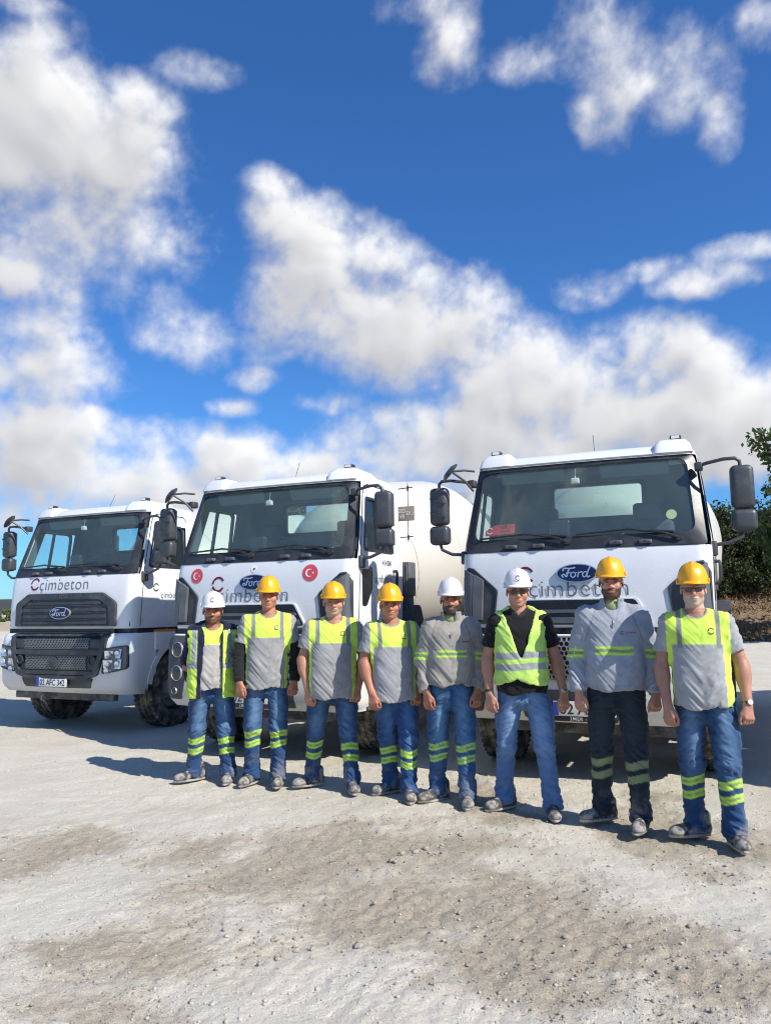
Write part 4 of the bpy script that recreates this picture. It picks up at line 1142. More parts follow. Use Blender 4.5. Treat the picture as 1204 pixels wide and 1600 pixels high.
mat('sand_slope', (.44, .36, .26), 1.0, dirt=.6, dirt_col=(.30, .24, .16), noise=.12)
terrain('hills', np.linspace(-2600, 2600, 160), np.linspace(0, 1, 6), lambda u, v: np.c_[u, 1750 + 350 * v, -2 + (34 + 26 * nzv(u, u * 0, .0012, 3) + 10 * nzv(u, u * 0 + 5, .006, 4)) * np.sin(np.minimum(1, v * 1.4) * math.pi / 2)], M['far_wood'], 'dark wooded ridge on the far left horizon')
terrain('sand_mound', np.linspace(-160, -8, 60), np.linspace(0, 1, 8), lambda u, v: np.c_[u, 62 + 26 * v, -.4 + (1.1 + 1.0 * nzv(u, v * 20, .06, 9)) * np.sin(v * math.pi)], M['sand_slope'], 'low bank of tan earth at the far left')
def bank(u, v):
    y = 31 + 10 * v + 1.2 * nzv(u, u * 0 + 3, .12, 12)
    h = 2.3 * sstep(v, 0, .75) * np.minimum(1, (u - 9) / 4 + .15)
    return np.c_[u, y, -.15 + h + .5 * nzv(u, y, .5, 13) * np.minimum(1, v * 3) + .2 * nzv(u, y, 2.2, 14)]
terrain('earth_bank', np.linspace(9, 90, 200), np.linspace(0, 1, 30), bank, M['dry_slope'], 'earth bank with dry brown grass behind the right truck')
def grass_blades():
    rnd = np.random.RandomState(4); n = 12000
    B = bank(rnd.uniform(9.5, 30, n), rnd.beta(1.1, 1.3, n))
    cl = sstep(nzv(B[:, 0], B[:, 1], .7, 33) + .5, .35, .65)
    h = rnd.uniform(.08, .34, n) * (.35 + cl); a = rnd.uniform(0, 6.28, n); w = rnd.uniform(.012, .03, n); ln = rnd.normal(0, .26, (n, 2))
    d = np.c_[np.cos(a), np.sin(a), np.zeros(n)] * w[:, None]
    T = B + np.c_[ln, h]; Mm = B + np.c_[ln * .35, h * .55]
    V = np.stack([B - d, B + d, Mm + d * .8, Mm - d * .8, T], 1).reshape(-1, 3)
    k = np.arange(n)[:, None] * 5
    F = np.concatenate([k + np.array([[0, 1, 2]]), k + np.array([[0, 2, 3]]), k + np.array([[3, 2, 4]])])
    me = bpy.data.meshes.new('dry_grass'); fast_mesh(me, V, F)
    me.materials.append(mat('straw', (.20, .13, .062), .95, dirt=.95, dirt_col=(.10, .062, .034), noise=.8))
    tag(link('dry_grass', me), 'dry brown grass and weeds on the earth bank', kind='stuff')
grass_blades()
def leaf_mat(name, c1, c2):
    m = bpy.data.materials.new(name); m.use_nodes = True; t = m.node_tree; t.nodes.clear(); N = NT(t)
    P = N.n('ShaderNodeNewGeometry').outputs['Position']
    c = N.mix(N.ramp(N.noise(P, 1.4, 4.0, .65), .3, .7), (*c1, 1), (*c2, 1))
    bs = N.n('ShaderNodeBsdfPrincipled', {'Base Color': c, 'Roughness': .6, 'Specular IOR Level': .35})
    tr = N.n('ShaderNodeBsdfTranslucent', {'Color': c})
    N.n('ShaderNodeOutputMaterial', {'Surface': N.n('ShaderNodeMixShader', {0: .28, 1: bs.outputs[0], 2: tr.outputs[0]}).outputs[0]})
    return m
LEAF = [leaf_mat('evergreen_leaf', (.026, .044, .016), (.070, .095, .034)), leaf_mat('broad_leaf', (.050, .085, .022), (.105, .150, .045)), leaf_mat('shrub_leaf', (.085, .125, .035), (.15, .19, .065))]
mat('bark', (.10, .080, .06), .95, dirt=.6, dirt_col=(.05, .04, .03), bump=.8, bscale=20)
def tree_mesh(seed, h, w, nleaf, lsize, trunk_h, blobs, droop=0.0):
    """trunk with limbs, and leaves gathered in clumps at the limb ends"""
    rnd = np.random.RandomState(seed); mb = MB()
    bend = [Vector((0, 0, 0))]
    for k in range(1, 6): bend.append(bend[-1] + Vector((rnd.normal(0, .03) * h, rnd.normal(0, .03) * h, trunk_h * h / 5)))
    mb.tube(bend, [h * .030 * (1 - .13 * k) for k in range(6)], 9)
    cl = []
    for b in range(blobs):
        a = rnd.uniform(0, 6.28); zz = rnd.uniform(.18, 1.0) ** .8; rad = w * (1 - .75 * abs(zz - .42) ** 1.5) * rnd.uniform(.35, 1.0)
        e = Vector((math.cos(a) * rad, math.sin(a) * rad, h * (.12 + .84 * zz)))
        st = bend[min(5, 1 + int(zz * 4.5))]
        m_ = st.lerp(e, .55) + Vector((0, 0, .06 * h * rnd.uniform(0, 1)))
        mb.tube([st, m_, e], [h * .012, h * .008, h * .003], 5)
        cl.append((e, w * rnd.uniform(.20, .36)))
    tr = mb.mesh('trunk', [M['bark']], 50)
    per = nleaf // blobs; P = []
    for e, r in cl:
        q = rnd.normal(0, 1, (per, 3)); q /= np.linalg.norm(q, axis=1)[:, None]; q *= (rnd.uniform(0, 1, per) ** .5)[:, None] * r * np.array([1, 1, .75])
        P.append(q + np.array(e))
    P = np.concatenate(P); n = len(P)
    P = P[fbm(P * (4.5 / w), 3, .5, seed) > .42]; n = len(P)
    U = rnd.normal(0, 1, (n, 3)); U /= np.linalg.norm(U, axis=1)[:, None]; Wv = np.cross(U, rnd.normal(0, 1, (n, 3))); Wv /= np.linalg.norm(Wv, axis=1)[:, None]
    s = lsize * rnd.uniform(.6, 1.3, n)[:, None]
    V = np.stack([P - U * s, P + Wv * s * .55, P + U * s, P - Wv * s * .55], 1).reshape(-1, 3)
    me = bpy.data.meshes.new('crown'); fast_mesh(me, V, np.arange(4 * n).reshape(n, 4))
    return tr, me
TM = {}
def plant(kind, loc, s, label, cat, name, group, leaf, key, rz=0.0, **kw):
    if key not in TM: TM[key] = tree_mesh(**kw)
    tr, cr = TM[key]
    o = empty(name, loc, rz); o.scale = (s, s, s); tag(o, label, cat, group)
    link('trunk', tr, o); c = link('crown', cr, o)
    if not len(cr.materials): cr.materials.append(LEAF[leaf])
ev = dict(h=4.4, w=2.3, nleaf=15000, lsize=.085, trunk_h=.5, blobs=60)
for k, (px, y, s, rz, ky, lab) in enumerate(((1108, 37, .86, 0, 'e1', 'dark evergreen tree peeking out behind the right truck cab'), (1142, 38.5, 1.0, 1.9, 'e2', 'dense dark evergreen tree just behind the wing mirror'),
        (1184, 37.5, 1.06, 4.0, 'e1', 'dark evergreen tree below the mirror at the right edge'), (1225, 39, 1.05, 2.6, 'e2', 'dark evergreen tree cut by the right edge of the picture'))):
    b = at_depth(px, 950, y)
    plant('ev', (b.x, y, .9), s * 1.12, lab, 'tree', 'evergreen_tree', 'dark evergreens on the bank', 0, ky, rz, seed=21 if ky == 'e1' else 22, **ev)
b = at_depth(1306, 950, 30)
plant('tall', (b.x, 30.0, -.1), 1.0, 'tall leafy tree reaching in at the right edge above the mirror', 'tree', 'leafy_tree', None, 1, 'tall', .4, seed=31, h=9.2, w=3.0, nleaf=16000, lsize=.12, trunk_h=.62, blobs=56)
for k, (px, y, s) in enumerate(((-14, 88, .62), (6, 84, .5), (24, 90, .58))):
    b = at_depth(px, 960, y)
    plant('shrub', (b.x, y, .1), s, ('pale green shrub cut by the left edge of the picture', 'pale green shrub nearest the left edge below the ridge', 'pale green shrub just left of the leftmost truck', 'pale green shrub hidden behind the leftmost truck')[k], 'shrub', 'shrub', 'shrubs below the far ridge', 2, 'sh', k * 1.7, seed=41, h=3.6, w=2.6, nleaf=3500, lsize=.16, trunk_h=.3, blobs=26)
# ------------------------------------------------------------------ people: bodies and clothes grown from distance fields
class Field:
    def __init__(s, xs, ys, zs):
        s.x, s.y, s.z = (np.asarray(a, np.float32) for a in (xs, ys, zs))
        s.F = np.full((len(xs), len(ys), len(zs)), 9.0, np.float32)
    def _sub(s, lo, hi):
        sl = []
        for a, l, h in zip((s.x, s.y, s.z), lo, hi):
            i0, i1 = np.searchsorted(a, l), np.searchsorted(a, h)
            if i1 <= i0: return None
            sl.append(slice(i0, i1))
        return tuple(sl), s.x[sl[0]][:, None, None], s.y[sl[1]][None, :, None], s.z[sl[2]][None, None, :]
    def _put(s, sl, d, k):
        f = s.F[sl]
        if k <= 0: s.F[sl] = np.minimum(f, d); return
        h = np.clip(.5 + .5 * (f - d) / k, 0, 1)
        s.F[sl] = f * (1 - h) + d * h - k * h * (1 - h)
    def _cut(s, sl, d, k):                                   # remove where d < 0
        f = s.F[sl]; d = -d
        if k <= 0: s.F[sl] = np.maximum(f, d); return
        h = np.clip(.5 - .5 * (f - d) / k, 0, 1)
        s.F[sl] = f * (1 - h) + d * h + k * h * (1 - h)
    def cone(s, a, b, ra, rb, k=.02, sy=1.0, cut=False):
        a = np.array(a, np.float32); b = np.array(b, np.float32); m = max(ra, rb) * max(1, sy) + k + .03
        q = s._sub(np.minimum(a, b) - m, np.maximum(a, b) + m)
        if q is None: return s
        sl, X, Y, Z = q; ab = b - a; L = float(ab @ ab) + 1e-9
        t = np.clip(((X - a[0]) * ab[0] + (Y - a[1]) * ab[1] + (Z - a[2]) * ab[2]) / L, 0, 1)
        d = np.sqrt((X - a[0] - t * ab[0]) ** 2 + ((Y - a[1] - t * ab[1]) / sy) ** 2 + (Z - a[2] - t * ab[2]) ** 2) - (ra + (rb - ra) * t)
        (s._cut if cut else s._put)(sl, d, k); return s
    def ell(s, c, r, k=.01, rot=None, cut=False):
        c = np.array(c, np.float32); r = np.array(r, np.float32); m = float(r.max()) + k + .02
        q = s._sub(c - m, c + m)
        if q is None: return s
        sl, X, Y, Z = q; X, Y, Z = X - c[0], Y - c[1], Z - c[2]
        if rot is not None:
            Q = np.array(rot, np.float32).T
            X, Y, Z = Q[0, 0] * X + Q[0, 1] * Y + Q[0, 2] * Z, Q[1, 0] * X + Q[1, 1] * Y + Q[1, 2] * Z, Q[2, 0] * X + Q[2, 1] * Y + Q[2, 2] * Z
        k0 = np.sqrt((X / r[0]) ** 2 + (Y / r[1]) ** 2 + (Z / r[2]) ** 2); k1 = np.sqrt((X / r[0] ** 2) ** 2 + (Y / r[1] ** 2) ** 2 + (Z / r[2] ** 2) ** 2) + 1e-6
        (s._cut if cut else s._put)(sl, k0 * (k0 - 1) / k1, k); return s
    def loft(s, rows, k=.02, e=2.4):
        """stack of ovals: rows (z, cx, cy, rx, ry)"""
        A = np.array(rows, np.float64); zz = np.clip(s.z.astype(np.float64), A[0, 0], A[-1, 0])
        t = [catmull(A[:, 0], A[:, j], zz) for j in range(1, 5)]
        cx, cy, rx, ry = (v.astype(np.float32)[None, None, :] for v in t)
        X, Y = s.x[:, None, None], s.y[None, :, None]
        d = (((np.abs(X - cx) / rx) ** e + (np.abs(Y - cy) / ry) ** e) ** (1 / e) - 1) * np.minimum(rx, ry)
        over = np.maximum(A[0, 0] - s.z, s.z - A[-1, 0]).astype(np.float32)[None, None, :]
        d = np.maximum(d, over)
        s._put((slice(None),) * 3, d, k); return s
    def plane(s, n, d, k=.0, lo=None, hi=None):
        """keep n.p < d (inside the given box only)"""
        q = s._sub(lo if lo is not None else (-9,) * 3, hi if hi is not None else (9,) * 3)
        if q is None: return s
        sl, X, Y, Z = q
        s._cut(sl, d - (n[0] * X + n[1] * Y + n[2] * Z) if False else -(n[0] * X + n[1] * Y + n[2] * Z - d), k) if False else None
        f = s.F[sl]; g = (n[0] * X + n[1] * Y + n[2] * Z - d).astype(np.float32)
        s.F[sl] = np.maximum(f, np.broadcast_to(g, f.shape)); return s
    def nets(s):
        """surface of F = 0"""
        F = s.F; S = F < 0
        nx, ny, nz = F.shape
        cnt = np.zeros((nx - 1, ny - 1, nz - 1), np.uint8)
        for a in (0, 1):
            for b in (0, 1):
                for c in (0, 1): cnt += S[a:nx - 1 + a, b:ny - 1 + b, c:nz - 1 + c]
        act = np.argwhere((cnt > 0) & (cnt < 8)); idx = np.full(cnt.shape, -1, np.int32)
        i, j, k = act.T; idx[i, j, k] = np.arange(len(act), dtype=np.int32)
        P = np.zeros((len(act), 3), np.float64); W = np.zeros(len(act))
        co = [(a, b, c) for a in (0, 1) for b in (0, 1) for c in (0, 1)]
        val = {q: F[i + q[0], j + q[1], k + q[2]].astype(np.float64) for q in co}
        pos = {q: np.stack([s.x[i + q[0]], s.y[j + q[1]], s.z[k + q[2]]], 1).astype(np.float64) for q in co}
        for q in co:
            for ax in range(3):
                if q[ax]: continue
                r = list(q); r[ax] = 1; r = tuple(r)
                va, vb = val[q], val[r]; m = (va < 0) != (vb < 0)
                t = np.where(m, va / np.where(m, va - vb, 1), 0)[:, None]
                P += np.where(m[:, None], pos[q] * (1 - t) + pos[r] * t, 0); W += m
        P /= np.maximum(W, 1)[:, None]
        Q = []
        for ax in range(3):
            o1, o2 = (ax + 1) % 3, (ax + 2) % 3
            sa = [slice(None)] * 3; sb = [slice(None)] * 3
            sa[ax] = slice(0, -1); sb[ax] = slice(1, None)
            for o in (o1, o2): sa[o] = slice(1, -1); sb[o] = slice(1, -1)
            A, B = S[tuple(sa)], S[tuple(sb)]
            for flag, msk in ((0, A & ~B), (1, ~A & B)):
                c = np.argwhere(msk)
                if not len(c): continue
                c[:, o1] += 1; c[:, o2] += 1
                def cell(d1, d2):
                    e = c.copy(); e[:, o1] += d1; e[:, o2] += d2
                    return idx[e[:, 0], e[:, 1], e[:, 2]]
                q = np.stack([cell(-1, -1), cell(0, -1), cell(0, 0), cell(-1, 0)], 1)
                Q.append(q[:, ::-1] if flag else q)
        Q = np.concatenate(Q); Q = Q[(Q >= 0).all(1)]
        return P, Q
def catmull(x, y, q):
    x = np.asarray(x); y = np.asarray(y); m = np.gradient(y, x)
    i = np.clip(np.searchsorted(x, q) - 1, 0, len(x) - 2); h = x[i + 1] - x[i]; t = (q - x[i]) / h
    return (2 * t ** 3 - 3 * t ** 2 + 1) * y[i] + (t ** 3 - 2 * t ** 2 + t) * h * m[i] + (-2 * t ** 3 + 3 * t ** 2) * y[i + 1] + (t ** 3 - t ** 2) * h * m[i + 1]
def vnormals(V, Q):
    n = np.cross(V[Q[:, 2]] - V[Q[:, 0]], V[Q[:, 3]] - V[Q[:, 1]]); N_ = np.zeros_like(V)
    for k in range(4): np.add.at(N_, Q[:, k], n)
    return N_ / (np.linalg.norm(N_, axis=1)[:, None] + 1e-12)
def relax(V, Q, it=2, f=.5):
    for _ in range(it):
        A = np.zeros_like(V); c = np.zeros(len(V))
        for a, b in ((0, 1), (1, 2), (2, 3), (3, 0)):
            np.add.at(A, Q[:, a], V[Q[:, b]]); np.add.at(c, Q[:, a], 1); np.add.at(A, Q[:, b], V[Q[:, a]]); np.add.at(c, Q[:, b], 1)
        V = V + f * (A / np.maximum(c, 1)[:, None] - V)
    return V
def cloth_obj(name, V, Q, col, m, parent):
    me = bpy.data.meshes.new(name); fast_mesh(me, V, Q)
    at = me.attributes.new('col', 'FLOAT_COLOR', 'POINT')
    at.data.foreach_set('color', np.concatenate([col, np.ones((len(col), 1))], 1).astype(np.float32).ravel())
    me.polygons.foreach_set('use_smooth', np.ones(len(me.polygons), bool)); me.materials.append(m)
    return link(name, me, parent)
def attr_mat(name, rough, bump, bscale, sheen=0.0, sss=0.0, spec=.4):
    m = bpy.data.materials.new(name); m.use_nodes = True; t = m.node_tree; t.nodes.clear(); N = NT(t)
    c = N.n('ShaderNodeAttribute', None, attribute_name='col').outputs['Color']
    tc = N.n('ShaderNodeTexCoord').outputs['Object']
    n = N.noise(tc, 14.0, 5.0, .6)
    c = N.mix(1.0, c, N.mix(n, (.80, .80, .80, 1), (1.17, 1.17, 1.17, 1)), 'MULTIPLY')
    b = N.n('ShaderNodeBump', {'Strength': bump, 'Distance': .003, 'Height': N.noise(tc, bscale, 3.0, .6)})
    bs = N.n('ShaderNodeBsdfPrincipled', {'Base Color': c, 'Roughness': rough, 'Normal': b.outputs[0], 'Sheen Weight': sheen, 'Specular IOR Level': spec})
    if sss: bs.inputs['Subsurface Weight'].default_value = sss; bs.inputs['Subsurface Radius'].default_value = (.010, .004, .002); bs.inputs['Subsurface Scale'].default_value = 1.0
    N.n('ShaderNodeOutputMaterial', {'Surface': bs.outputs[0]})
    return m
SKIN = attr_mat('skin', .52, .25, 220, sss=.12)
CLOTH = attr_mat('cloth', .9, .5, 320, sheen=.15, spec=.2)
DENIM = attr_mat('denim', .9, .6, 420, sheen=.1, spec=.2)
LEATHER = attr_mat('dusty_leather', .85, .7, 150, spec=.25)
mat('helmet_yellow', srgb(240, 172, 10), .32, coat=.25, dirt=.18, dirt_col=(.5, .36, .10), noise=14)
mat('helmet_white', (.74, .73, .71), .36, coat=.2, dirt=.30, dirt_col=(.45, .42, .38), noise=14)
mat('eye_white', (.62, .58, .54), .25)
mat('iris', (.03, .017, .01), .15)
mat('lens_black', (.008, .008, .01), .08, spec=.7)
mat('lens_brown', (.05, .02, .015), .12, spec=.7)
mat('watch_metal', (.55, .55, .52), .3, .9)
mat('strap_black', (.02, .02, .02), .6)
mat('hair_black', (.012, .010, .009), .7)
mat('hair_grey', (.30, .29, .28), .75)
mat('lace', (.17, .165, .155), .9)
mat('zip', (.35, .36, .38), .4, .6)

C3 = lambda *a: np.array(a, np.float64)
LIME = C3(.58, .80, .11); LIME_D = C3(.46, .70, .08); REFL = C3(.22, .235, .22)
def lerp(a, b, t): return a + (b - a) * (t[:, None] if isinstance(t, np.ndarray) else t)
def fgrid(lo, hi, step): return np.arange(lo, hi + step, step)

def make_person(p):
    T = p['top']; eye = T - .155; S = (T - .045) / 1.74           # body scale
    loc = p['loc']; th = p['turn']
    toL = lambda w: Vector(((w.x - loc.x) * math.cos(th) + (w.y - loc.y) * math.sin(th), -(w.x - loc.x) * math.sin(th) + (w.y - loc.y) * math.cos(th), 0))
    fl, fr = (toL(q) for q in p['feet'])
    hx = p['headx']; hy = p.get('heady', 0.0)
    wm, belly = p.get('wide', 1.0), p.get('belly', 0.0)
    rs = np.random.RandomState(p['seed'])
    px_ = lambda f: hx * f
    zs = lambda z: z * S
    chest = px_(.8); pel = px_(.35)
    sh = {-1: Vector((chest - .178 * wm * S, hy * .7 + .012, zs(1.395))), 1: Vector((chest + .178 * wm * S, hy * .7 + .012, zs(1.395) + p.get('shz', 0)))}
    hip = {-1: Vector((pel - .088 * S * wm, .01, zs(.90))), 1: Vector((pel + .088 * S * wm, .01, zs(.90)))}
    ank = {-1: Vector((fl.x, fl.y + .03, .10)), 1: Vector((fr.x, fr.y + .03, .10))}
    knee = {}
    for s in (-1, 1):
        m_ = hip[s].lerp(ank[s], .52); knee[s] = m_ + Vector((s * .006, -.028, 0))
    elb, wri = {}, {}
    for s in (-1, 1):
        h = p['hands'][0 if s < 0 else 1]
        wri[s] = Vector((chest + s * h[0] * S, h[1], zs(h[2])))
        m_ = sh[s].lerp(wri[s], .53); elb[s] = m_ + Vector((s * (h[3] - .012), .045, 0))
    # ------------------------------ bare body (one continuous surface)
    X = fgrid(-.48, .48, .0055)
    Y = fgrid(-.26, .24, .0055)
    hz = min(wri[-1].z, wri[1].z)
    Z = np.concatenate([np.arange(.02, hz - .22, .014), np.arange(hz - .22, max(wri[-1].z, wri[1].z) + .05, .0055), np.arange(max(wri[-1].z, wri[1].z) + .05, eye - .19, .012), np.arange(eye - .19, eye + .14, .0045)])
    g = Field(X, Y, Z)
    b_ = belly
    g.loft([(zs(.80), pel, .01, .13 * wm, .09), (zs(.92), pel, .01, .15 * wm, .10), (zs(1.05), px_(.5), -.3 * b_, .145 * wm + b_ * .3, .09 + .6 * b_), (zs(1.2), px_(.65), -.2 * b_, .145 * wm, .09 + .4 * b_), (zs(1.33), chest, .0, .15 * wm, .09), (zs(1.42), chest, .012, .115 * wm, .07), (zs(1.47), px_(.9), .018, .06, .055)], .01, 2.2)
    for s in (-1, 1):
        g.cone(sh[s] - Vector((s * .10, 0, -.02)), sh[s], .05, .055, .04)
        g.cone(sh[s], elb[s], .054, .044, .02); g.cone(elb[s], wri[s], .044 * p.get('arm', 1), .030, .02)
        g.ell(elb[s].lerp(wri[s], .25), (.045 * p.get('arm', 1), .047, .080), .03)
        g.cone(hip[s], knee[s], .082, .055, .03); g.cone(knee[s], ank[s], .052, .04, .02); g.cone(ank[s], ank[s] + Vector((0, .01, -.06)), .036, .03, .02)
        # hand
        hp = p['hands'][0 if s < 0 else 1]; curl = hp[4] if len(hp) > 4 else .5
        d = (wri[s] - elb[s]).normalized(); d = (d * .55 + Vector((0, -.12, -.85))).normalized()
        wd = Vector((-s * math.cos(R(p.get('hand_turn', 38))), -math.sin(R(p.get('hand_turn', 38))), 0)); wd = (wd - d * wd.dot(d)).normalized()
        pn = d.cross(wd) * s
        if pn.y < 0: pn = -pn                                  # palm looks back / inward
        W0 = wri[s]
        for o in (-.022, -.004, .014, .030):
            g.cone(W0 + wd * o * .5 - d * .01, W0 + d * .082 + wd * o * 1.12, .017, .0135, .012)
        for o, L in ((-.033, .062), (-.012, .074), (.010, .080), (.031, .074)):
            r0 = W0 + d * .080 + wd * o
            k1 = r0 + (d * math.cos(curl * .6) + pn * math.sin(curl * .6)) * L * .48
            k2 = k1 + (d * math.cos(curl * 1.7) + pn * math.sin(curl * 1.7)) * L * .34
            k3 = k2 + (d * math.cos(curl * 2.5) + pn * math.sin(curl * 2.5)) * L * .28
            g.cone(r0, k1, .0100, .0092, .004); g.cone(k1, k2, .0092, .0085, .003); g.cone(k2, k3, .0085, .0072, .003)
        t0 = W0 + d * .022 + wd * .022; t1 = t0 + d * .038 + wd * .026 + pn * .012; t2 = t1 + d * .034 + wd * .004 + pn * .012; t3 = t2 + d * .026 - wd * .004 + pn * .006
        g.cone(t0, t1, .017, .0125, .012); g.cone(t1, t2, .0122, .0105, .003); g.cone(t2, t3, .0105, .0085, .003)
    # head
    hc = Vector((hx, hy - .008, eye)); ry, rp = p.get('look', 0.0), p.get('nod', 0.04)
    HR = Matrix.Rotation(ry, 3, 'Z') @ Matrix.Rotation(rp, 3, 'X') @ Matrix.Rotation(p.get('tilt', 0), 3, 'Y')
    HRn = np.array(HR)
    H = lambda x, y, z: hc + HR @ Vector((x * fw, y, z))
    fw = p.get('face', 1.0) * 1.07
    neck0 = Vector((px_(.92), hy * .8 + .022, zs(1.455)))
    g.cone(neck0, H(0, .018, -.07), .060 * p.get('neck', 1), .056 * p.get('neck', 1), .02)
    g.cone(neck0 + Vector((0, .01, -.02)), neck0 + Vector((0, .0, .02)), .075, .058, .03)
    E_ = lambda c, r, k=.012, cut=False: g.ell(H(*c), (r[0] * fw, r[1], r[2]), k, HRn, cut)
    E_((0, .018, .035), (.074, .096, .085)); E_((0, -.012, -.033), (.061, .078, .076), .02); E_((0, -.040, -.078), (.040, .042, .034), .02)
    E_((0, -.066, -.098), (.024, .020, .018), .018)
    for s in (-1, 1):
        E_((s * .040, -.052, -.030), (.026, .028, .026), .016)                      # cheek
        E_((s * .047, .004, -.066), (.014, .035, .024), .02)                          # jaw angle
        E_((s * .030, -.093, .000), (.019, .015, .013), .007, True)               # eye socket
        E_((s * .030, -.086, .018), (.023, .010, .007), .007)                      # brow
        E_((s * .030, -.0765, .0015), (.0145, .0095, .0105), .003)                 # lids over the eyeball
        E_((s * .012, -.094, -.036), (.008, .010, .0075), .006)                     # nostril wing
        E_((s * .076, .018, -.008), (.0085, .017, .031), .006); E_((s * .080, .012, -.006), (.006, .009, .017), .004, True)
    g.cone(H(0, -.083, .010), H(0, -.112, -.030), .0085, .0125, .007); E_((0, -.114, -.032), (.0125, .010, .0095), .005)
    E_((0, -.086, -.060), (.026, .011, .0085), .008); E_((0, -.085, -.073), (.022, .011, .0080), .006); E_((0, -.101, -.0665), (.022, .006, .0016), .003, True)
    bd = p.get('beard')
    if bd and bd[1] > .7:
        E_((0, -.052, -.093), (.040, .036, .028), .02)
    V, Q = g.nets(); V = relax(V, Q, 1, .35)
    hv = (V - np.array(hc)) @ HRn; hv[:, 0] /= fw
    sk = C3(*p['skin']); col = np.tile(sk, (len(V), 1))
    n = fbm(V * 25, 3, .5, p['seed']); col *= (.86 + .28 * n)[:, None]
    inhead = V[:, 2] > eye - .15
    col *= np.where(V[:, 2] > eye - .13, 1.22, 1.0)[:, None]  # head skin colour brightened to make up for the shade under the hard hat
    a = np.abs(hv[:, 0])
    def spot(c, r): return np.exp(-(((hv[:, 0] if len(c) == 3 else 0) - c[0]) / r[0]) ** 2 - ((hv[:, 1] - c[1]) / r[1]) ** 2 - ((hv[:, 2] - c[2]) / r[2]) ** 2)
    red = C3(.50, .16, .11)
    for s in (-1, 1): col = lerp(col, red, .35 * spot((s * .042, -.075, -.025), (.022, .03, .020)) * inhead)
    col = lerp(col, red, .4 * spot((0, -.115, -.03), (.014, .02, .014)) * inhead)
    col = lerp(col, C3(.33, .11, .09), .75 * np.maximum(spot((0, -.095, -.061), (.020, .02, .005)), spot((0, -.093, -.073), (.017, .02, .005))) * inhead)
    hairc = C3(*p['hair'])
    for s in (-1, 1):
        col = lerp(col, hairc * .9, .85 * np.clip(1.5 * np.exp(-((hv[:, 0] - s * .031) / .019) ** 4 - ((hv[:, 2] - .0165 + .15 * (a - .03)) / .0052) ** 2), 0, 1) * (hv[:, 1] < -.05) * inhead)
        col = lerp(col, C3(.05, .025, .02), .75 * np.clip(1.3 * np.exp(-((hv[:, 0] - s * .030) / .014) ** 4 - ((hv[:, 2] - .0015) / .0050) ** 2), 0, 1) * (hv[:, 1] < -.05) * inhead)
    if bd:
        bc, st = C3(*bd[0]), bd[1]
        nb = fbm(V * 160, 3, .6, p['seed'] + 9)
        jaw = sstep(-hv[:, 2], .040, .058) * sstep(hv[:, 1], .050, .02) + sstep(a, .048, .058) * sstep(-hv[:, 2], -.015, .02) * sstep(hv[:, 1], .045, .01) * (hv[:, 1] > -.07)
        mou = np.exp(-(hv[:, 0] / .028) ** 4 - ((hv[:, 2] + .0495) / .0065) ** 2) * (hv[:, 1] < -.06) * bd[2]
        lips = np.exp(-(hv[:, 0] / .020) ** 4 - ((hv[:, 2] + .067) / .0085) ** 2) * (hv[:, 1] < -.07)
        msk = np.clip(np.clip(jaw, 0, 1) * (1 - .9 * lips) + mou * 1.4, 0, 1) * inhead * (hv[:, 2] > -.150) * sstep(hv[:, 2], -.135, -.118)
        col = lerp(col, bc, np.clip(msk * (.12 + st * .95) * (.72 + .55 * nb), 0, .97))
    stub = sstep(hv[:, 2], -.030, .0) * sstep(hv[:, 1], -.035, -.01) * (np.abs(a - .079) > .012) * inhead          # short hair round the ears
    col = lerp(col, hairc, np.clip(stub * .85, 0, 1))
    nail = np.zeros(len(V))
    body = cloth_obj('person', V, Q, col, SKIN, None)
    body.location = loc; body.rotation_euler = (0, 0, th)
    tag(body, p['label'], 'person', 'workers lined up in front of the trucks')
    for s in (-1, 1):
        if p.get('glasses') == 'black': break
        e = MB().lathe([(.0, -.0125)] + [(.0125 * math.sin(R(q)), -.0125 * math.cos(R(q))) for q in (30, 60, 90)], 14, H(s * .030, -.0785, .001), -(HR @ Vector((0, 1, 0)))).build('eye', M['eye_white'], body)
        e2 = MB().lathe([(.0056, .0115), (.003, .0124), (.0005, .0128)], 10, H(s * .030, -.0785, .001), (HR @ Vector((0, -1, 0)))).build('iris', M['iris'], e)
    # ------------------------------ trousers
    pants = p['pants']
    st_ = .0085
    lo = min(fl.x, fr.x, pel - .2) - .14; hi_ = max(fl.x, fr.x, pel + .2) + .14
    zmin = .045
    g = Field(fgrid(lo, hi_, st_), fgrid(min(fl.y, fr.y, 0) - .24, max(fl.y, fr.y, 0) + .24, st_), fgrid(zmin - .02, zs(1.04), st_))
    g.loft([(zs(.80), pel, .01, .150 * wm, .112), (zs(.87), pel, .012, .172 * wm, .125), (zs(.94), pel, .01, .170 * wm + b_ * .3, .120 + .3 * b_), (zs(1.02), px_(.45), .0, .160 * wm + b_ * .4, .112 + .5 * b_)], .02, 2.3)
    lw = p.get('leg', 1.0)
    for s in (-1, 1):
        g.cone(hip[s] + Vector((s * .004, 0, -.03)), knee[s], .097 * lw * wm ** .5, .074 * lw, .03, 1.08)
        g.cone(knee[s], Vector((ank[s].x, ank[s].y, .14)), .074 * lw, .065 * lw, .03, 1.08)
        g.cone(Vector((ank[s].x, ank[s].y, .14)), Vector((ank[s].x, ank[s].y - .012, .07)), .066 * lw, .074 * lw, .02, 1.15)
        g.ell(knee[s] + Vector((0, .03, .18)), (.085 * lw, .09, .2), .03)
    g.ell((pel, -.02, zs(.80)), (.055, .085, .06), .03)
    g.plane((0, 0, -1), -zmin)
    V, Q = g.nets(); V = relax(V, Q, 2, .5); N_ = vnormals(V, Q)
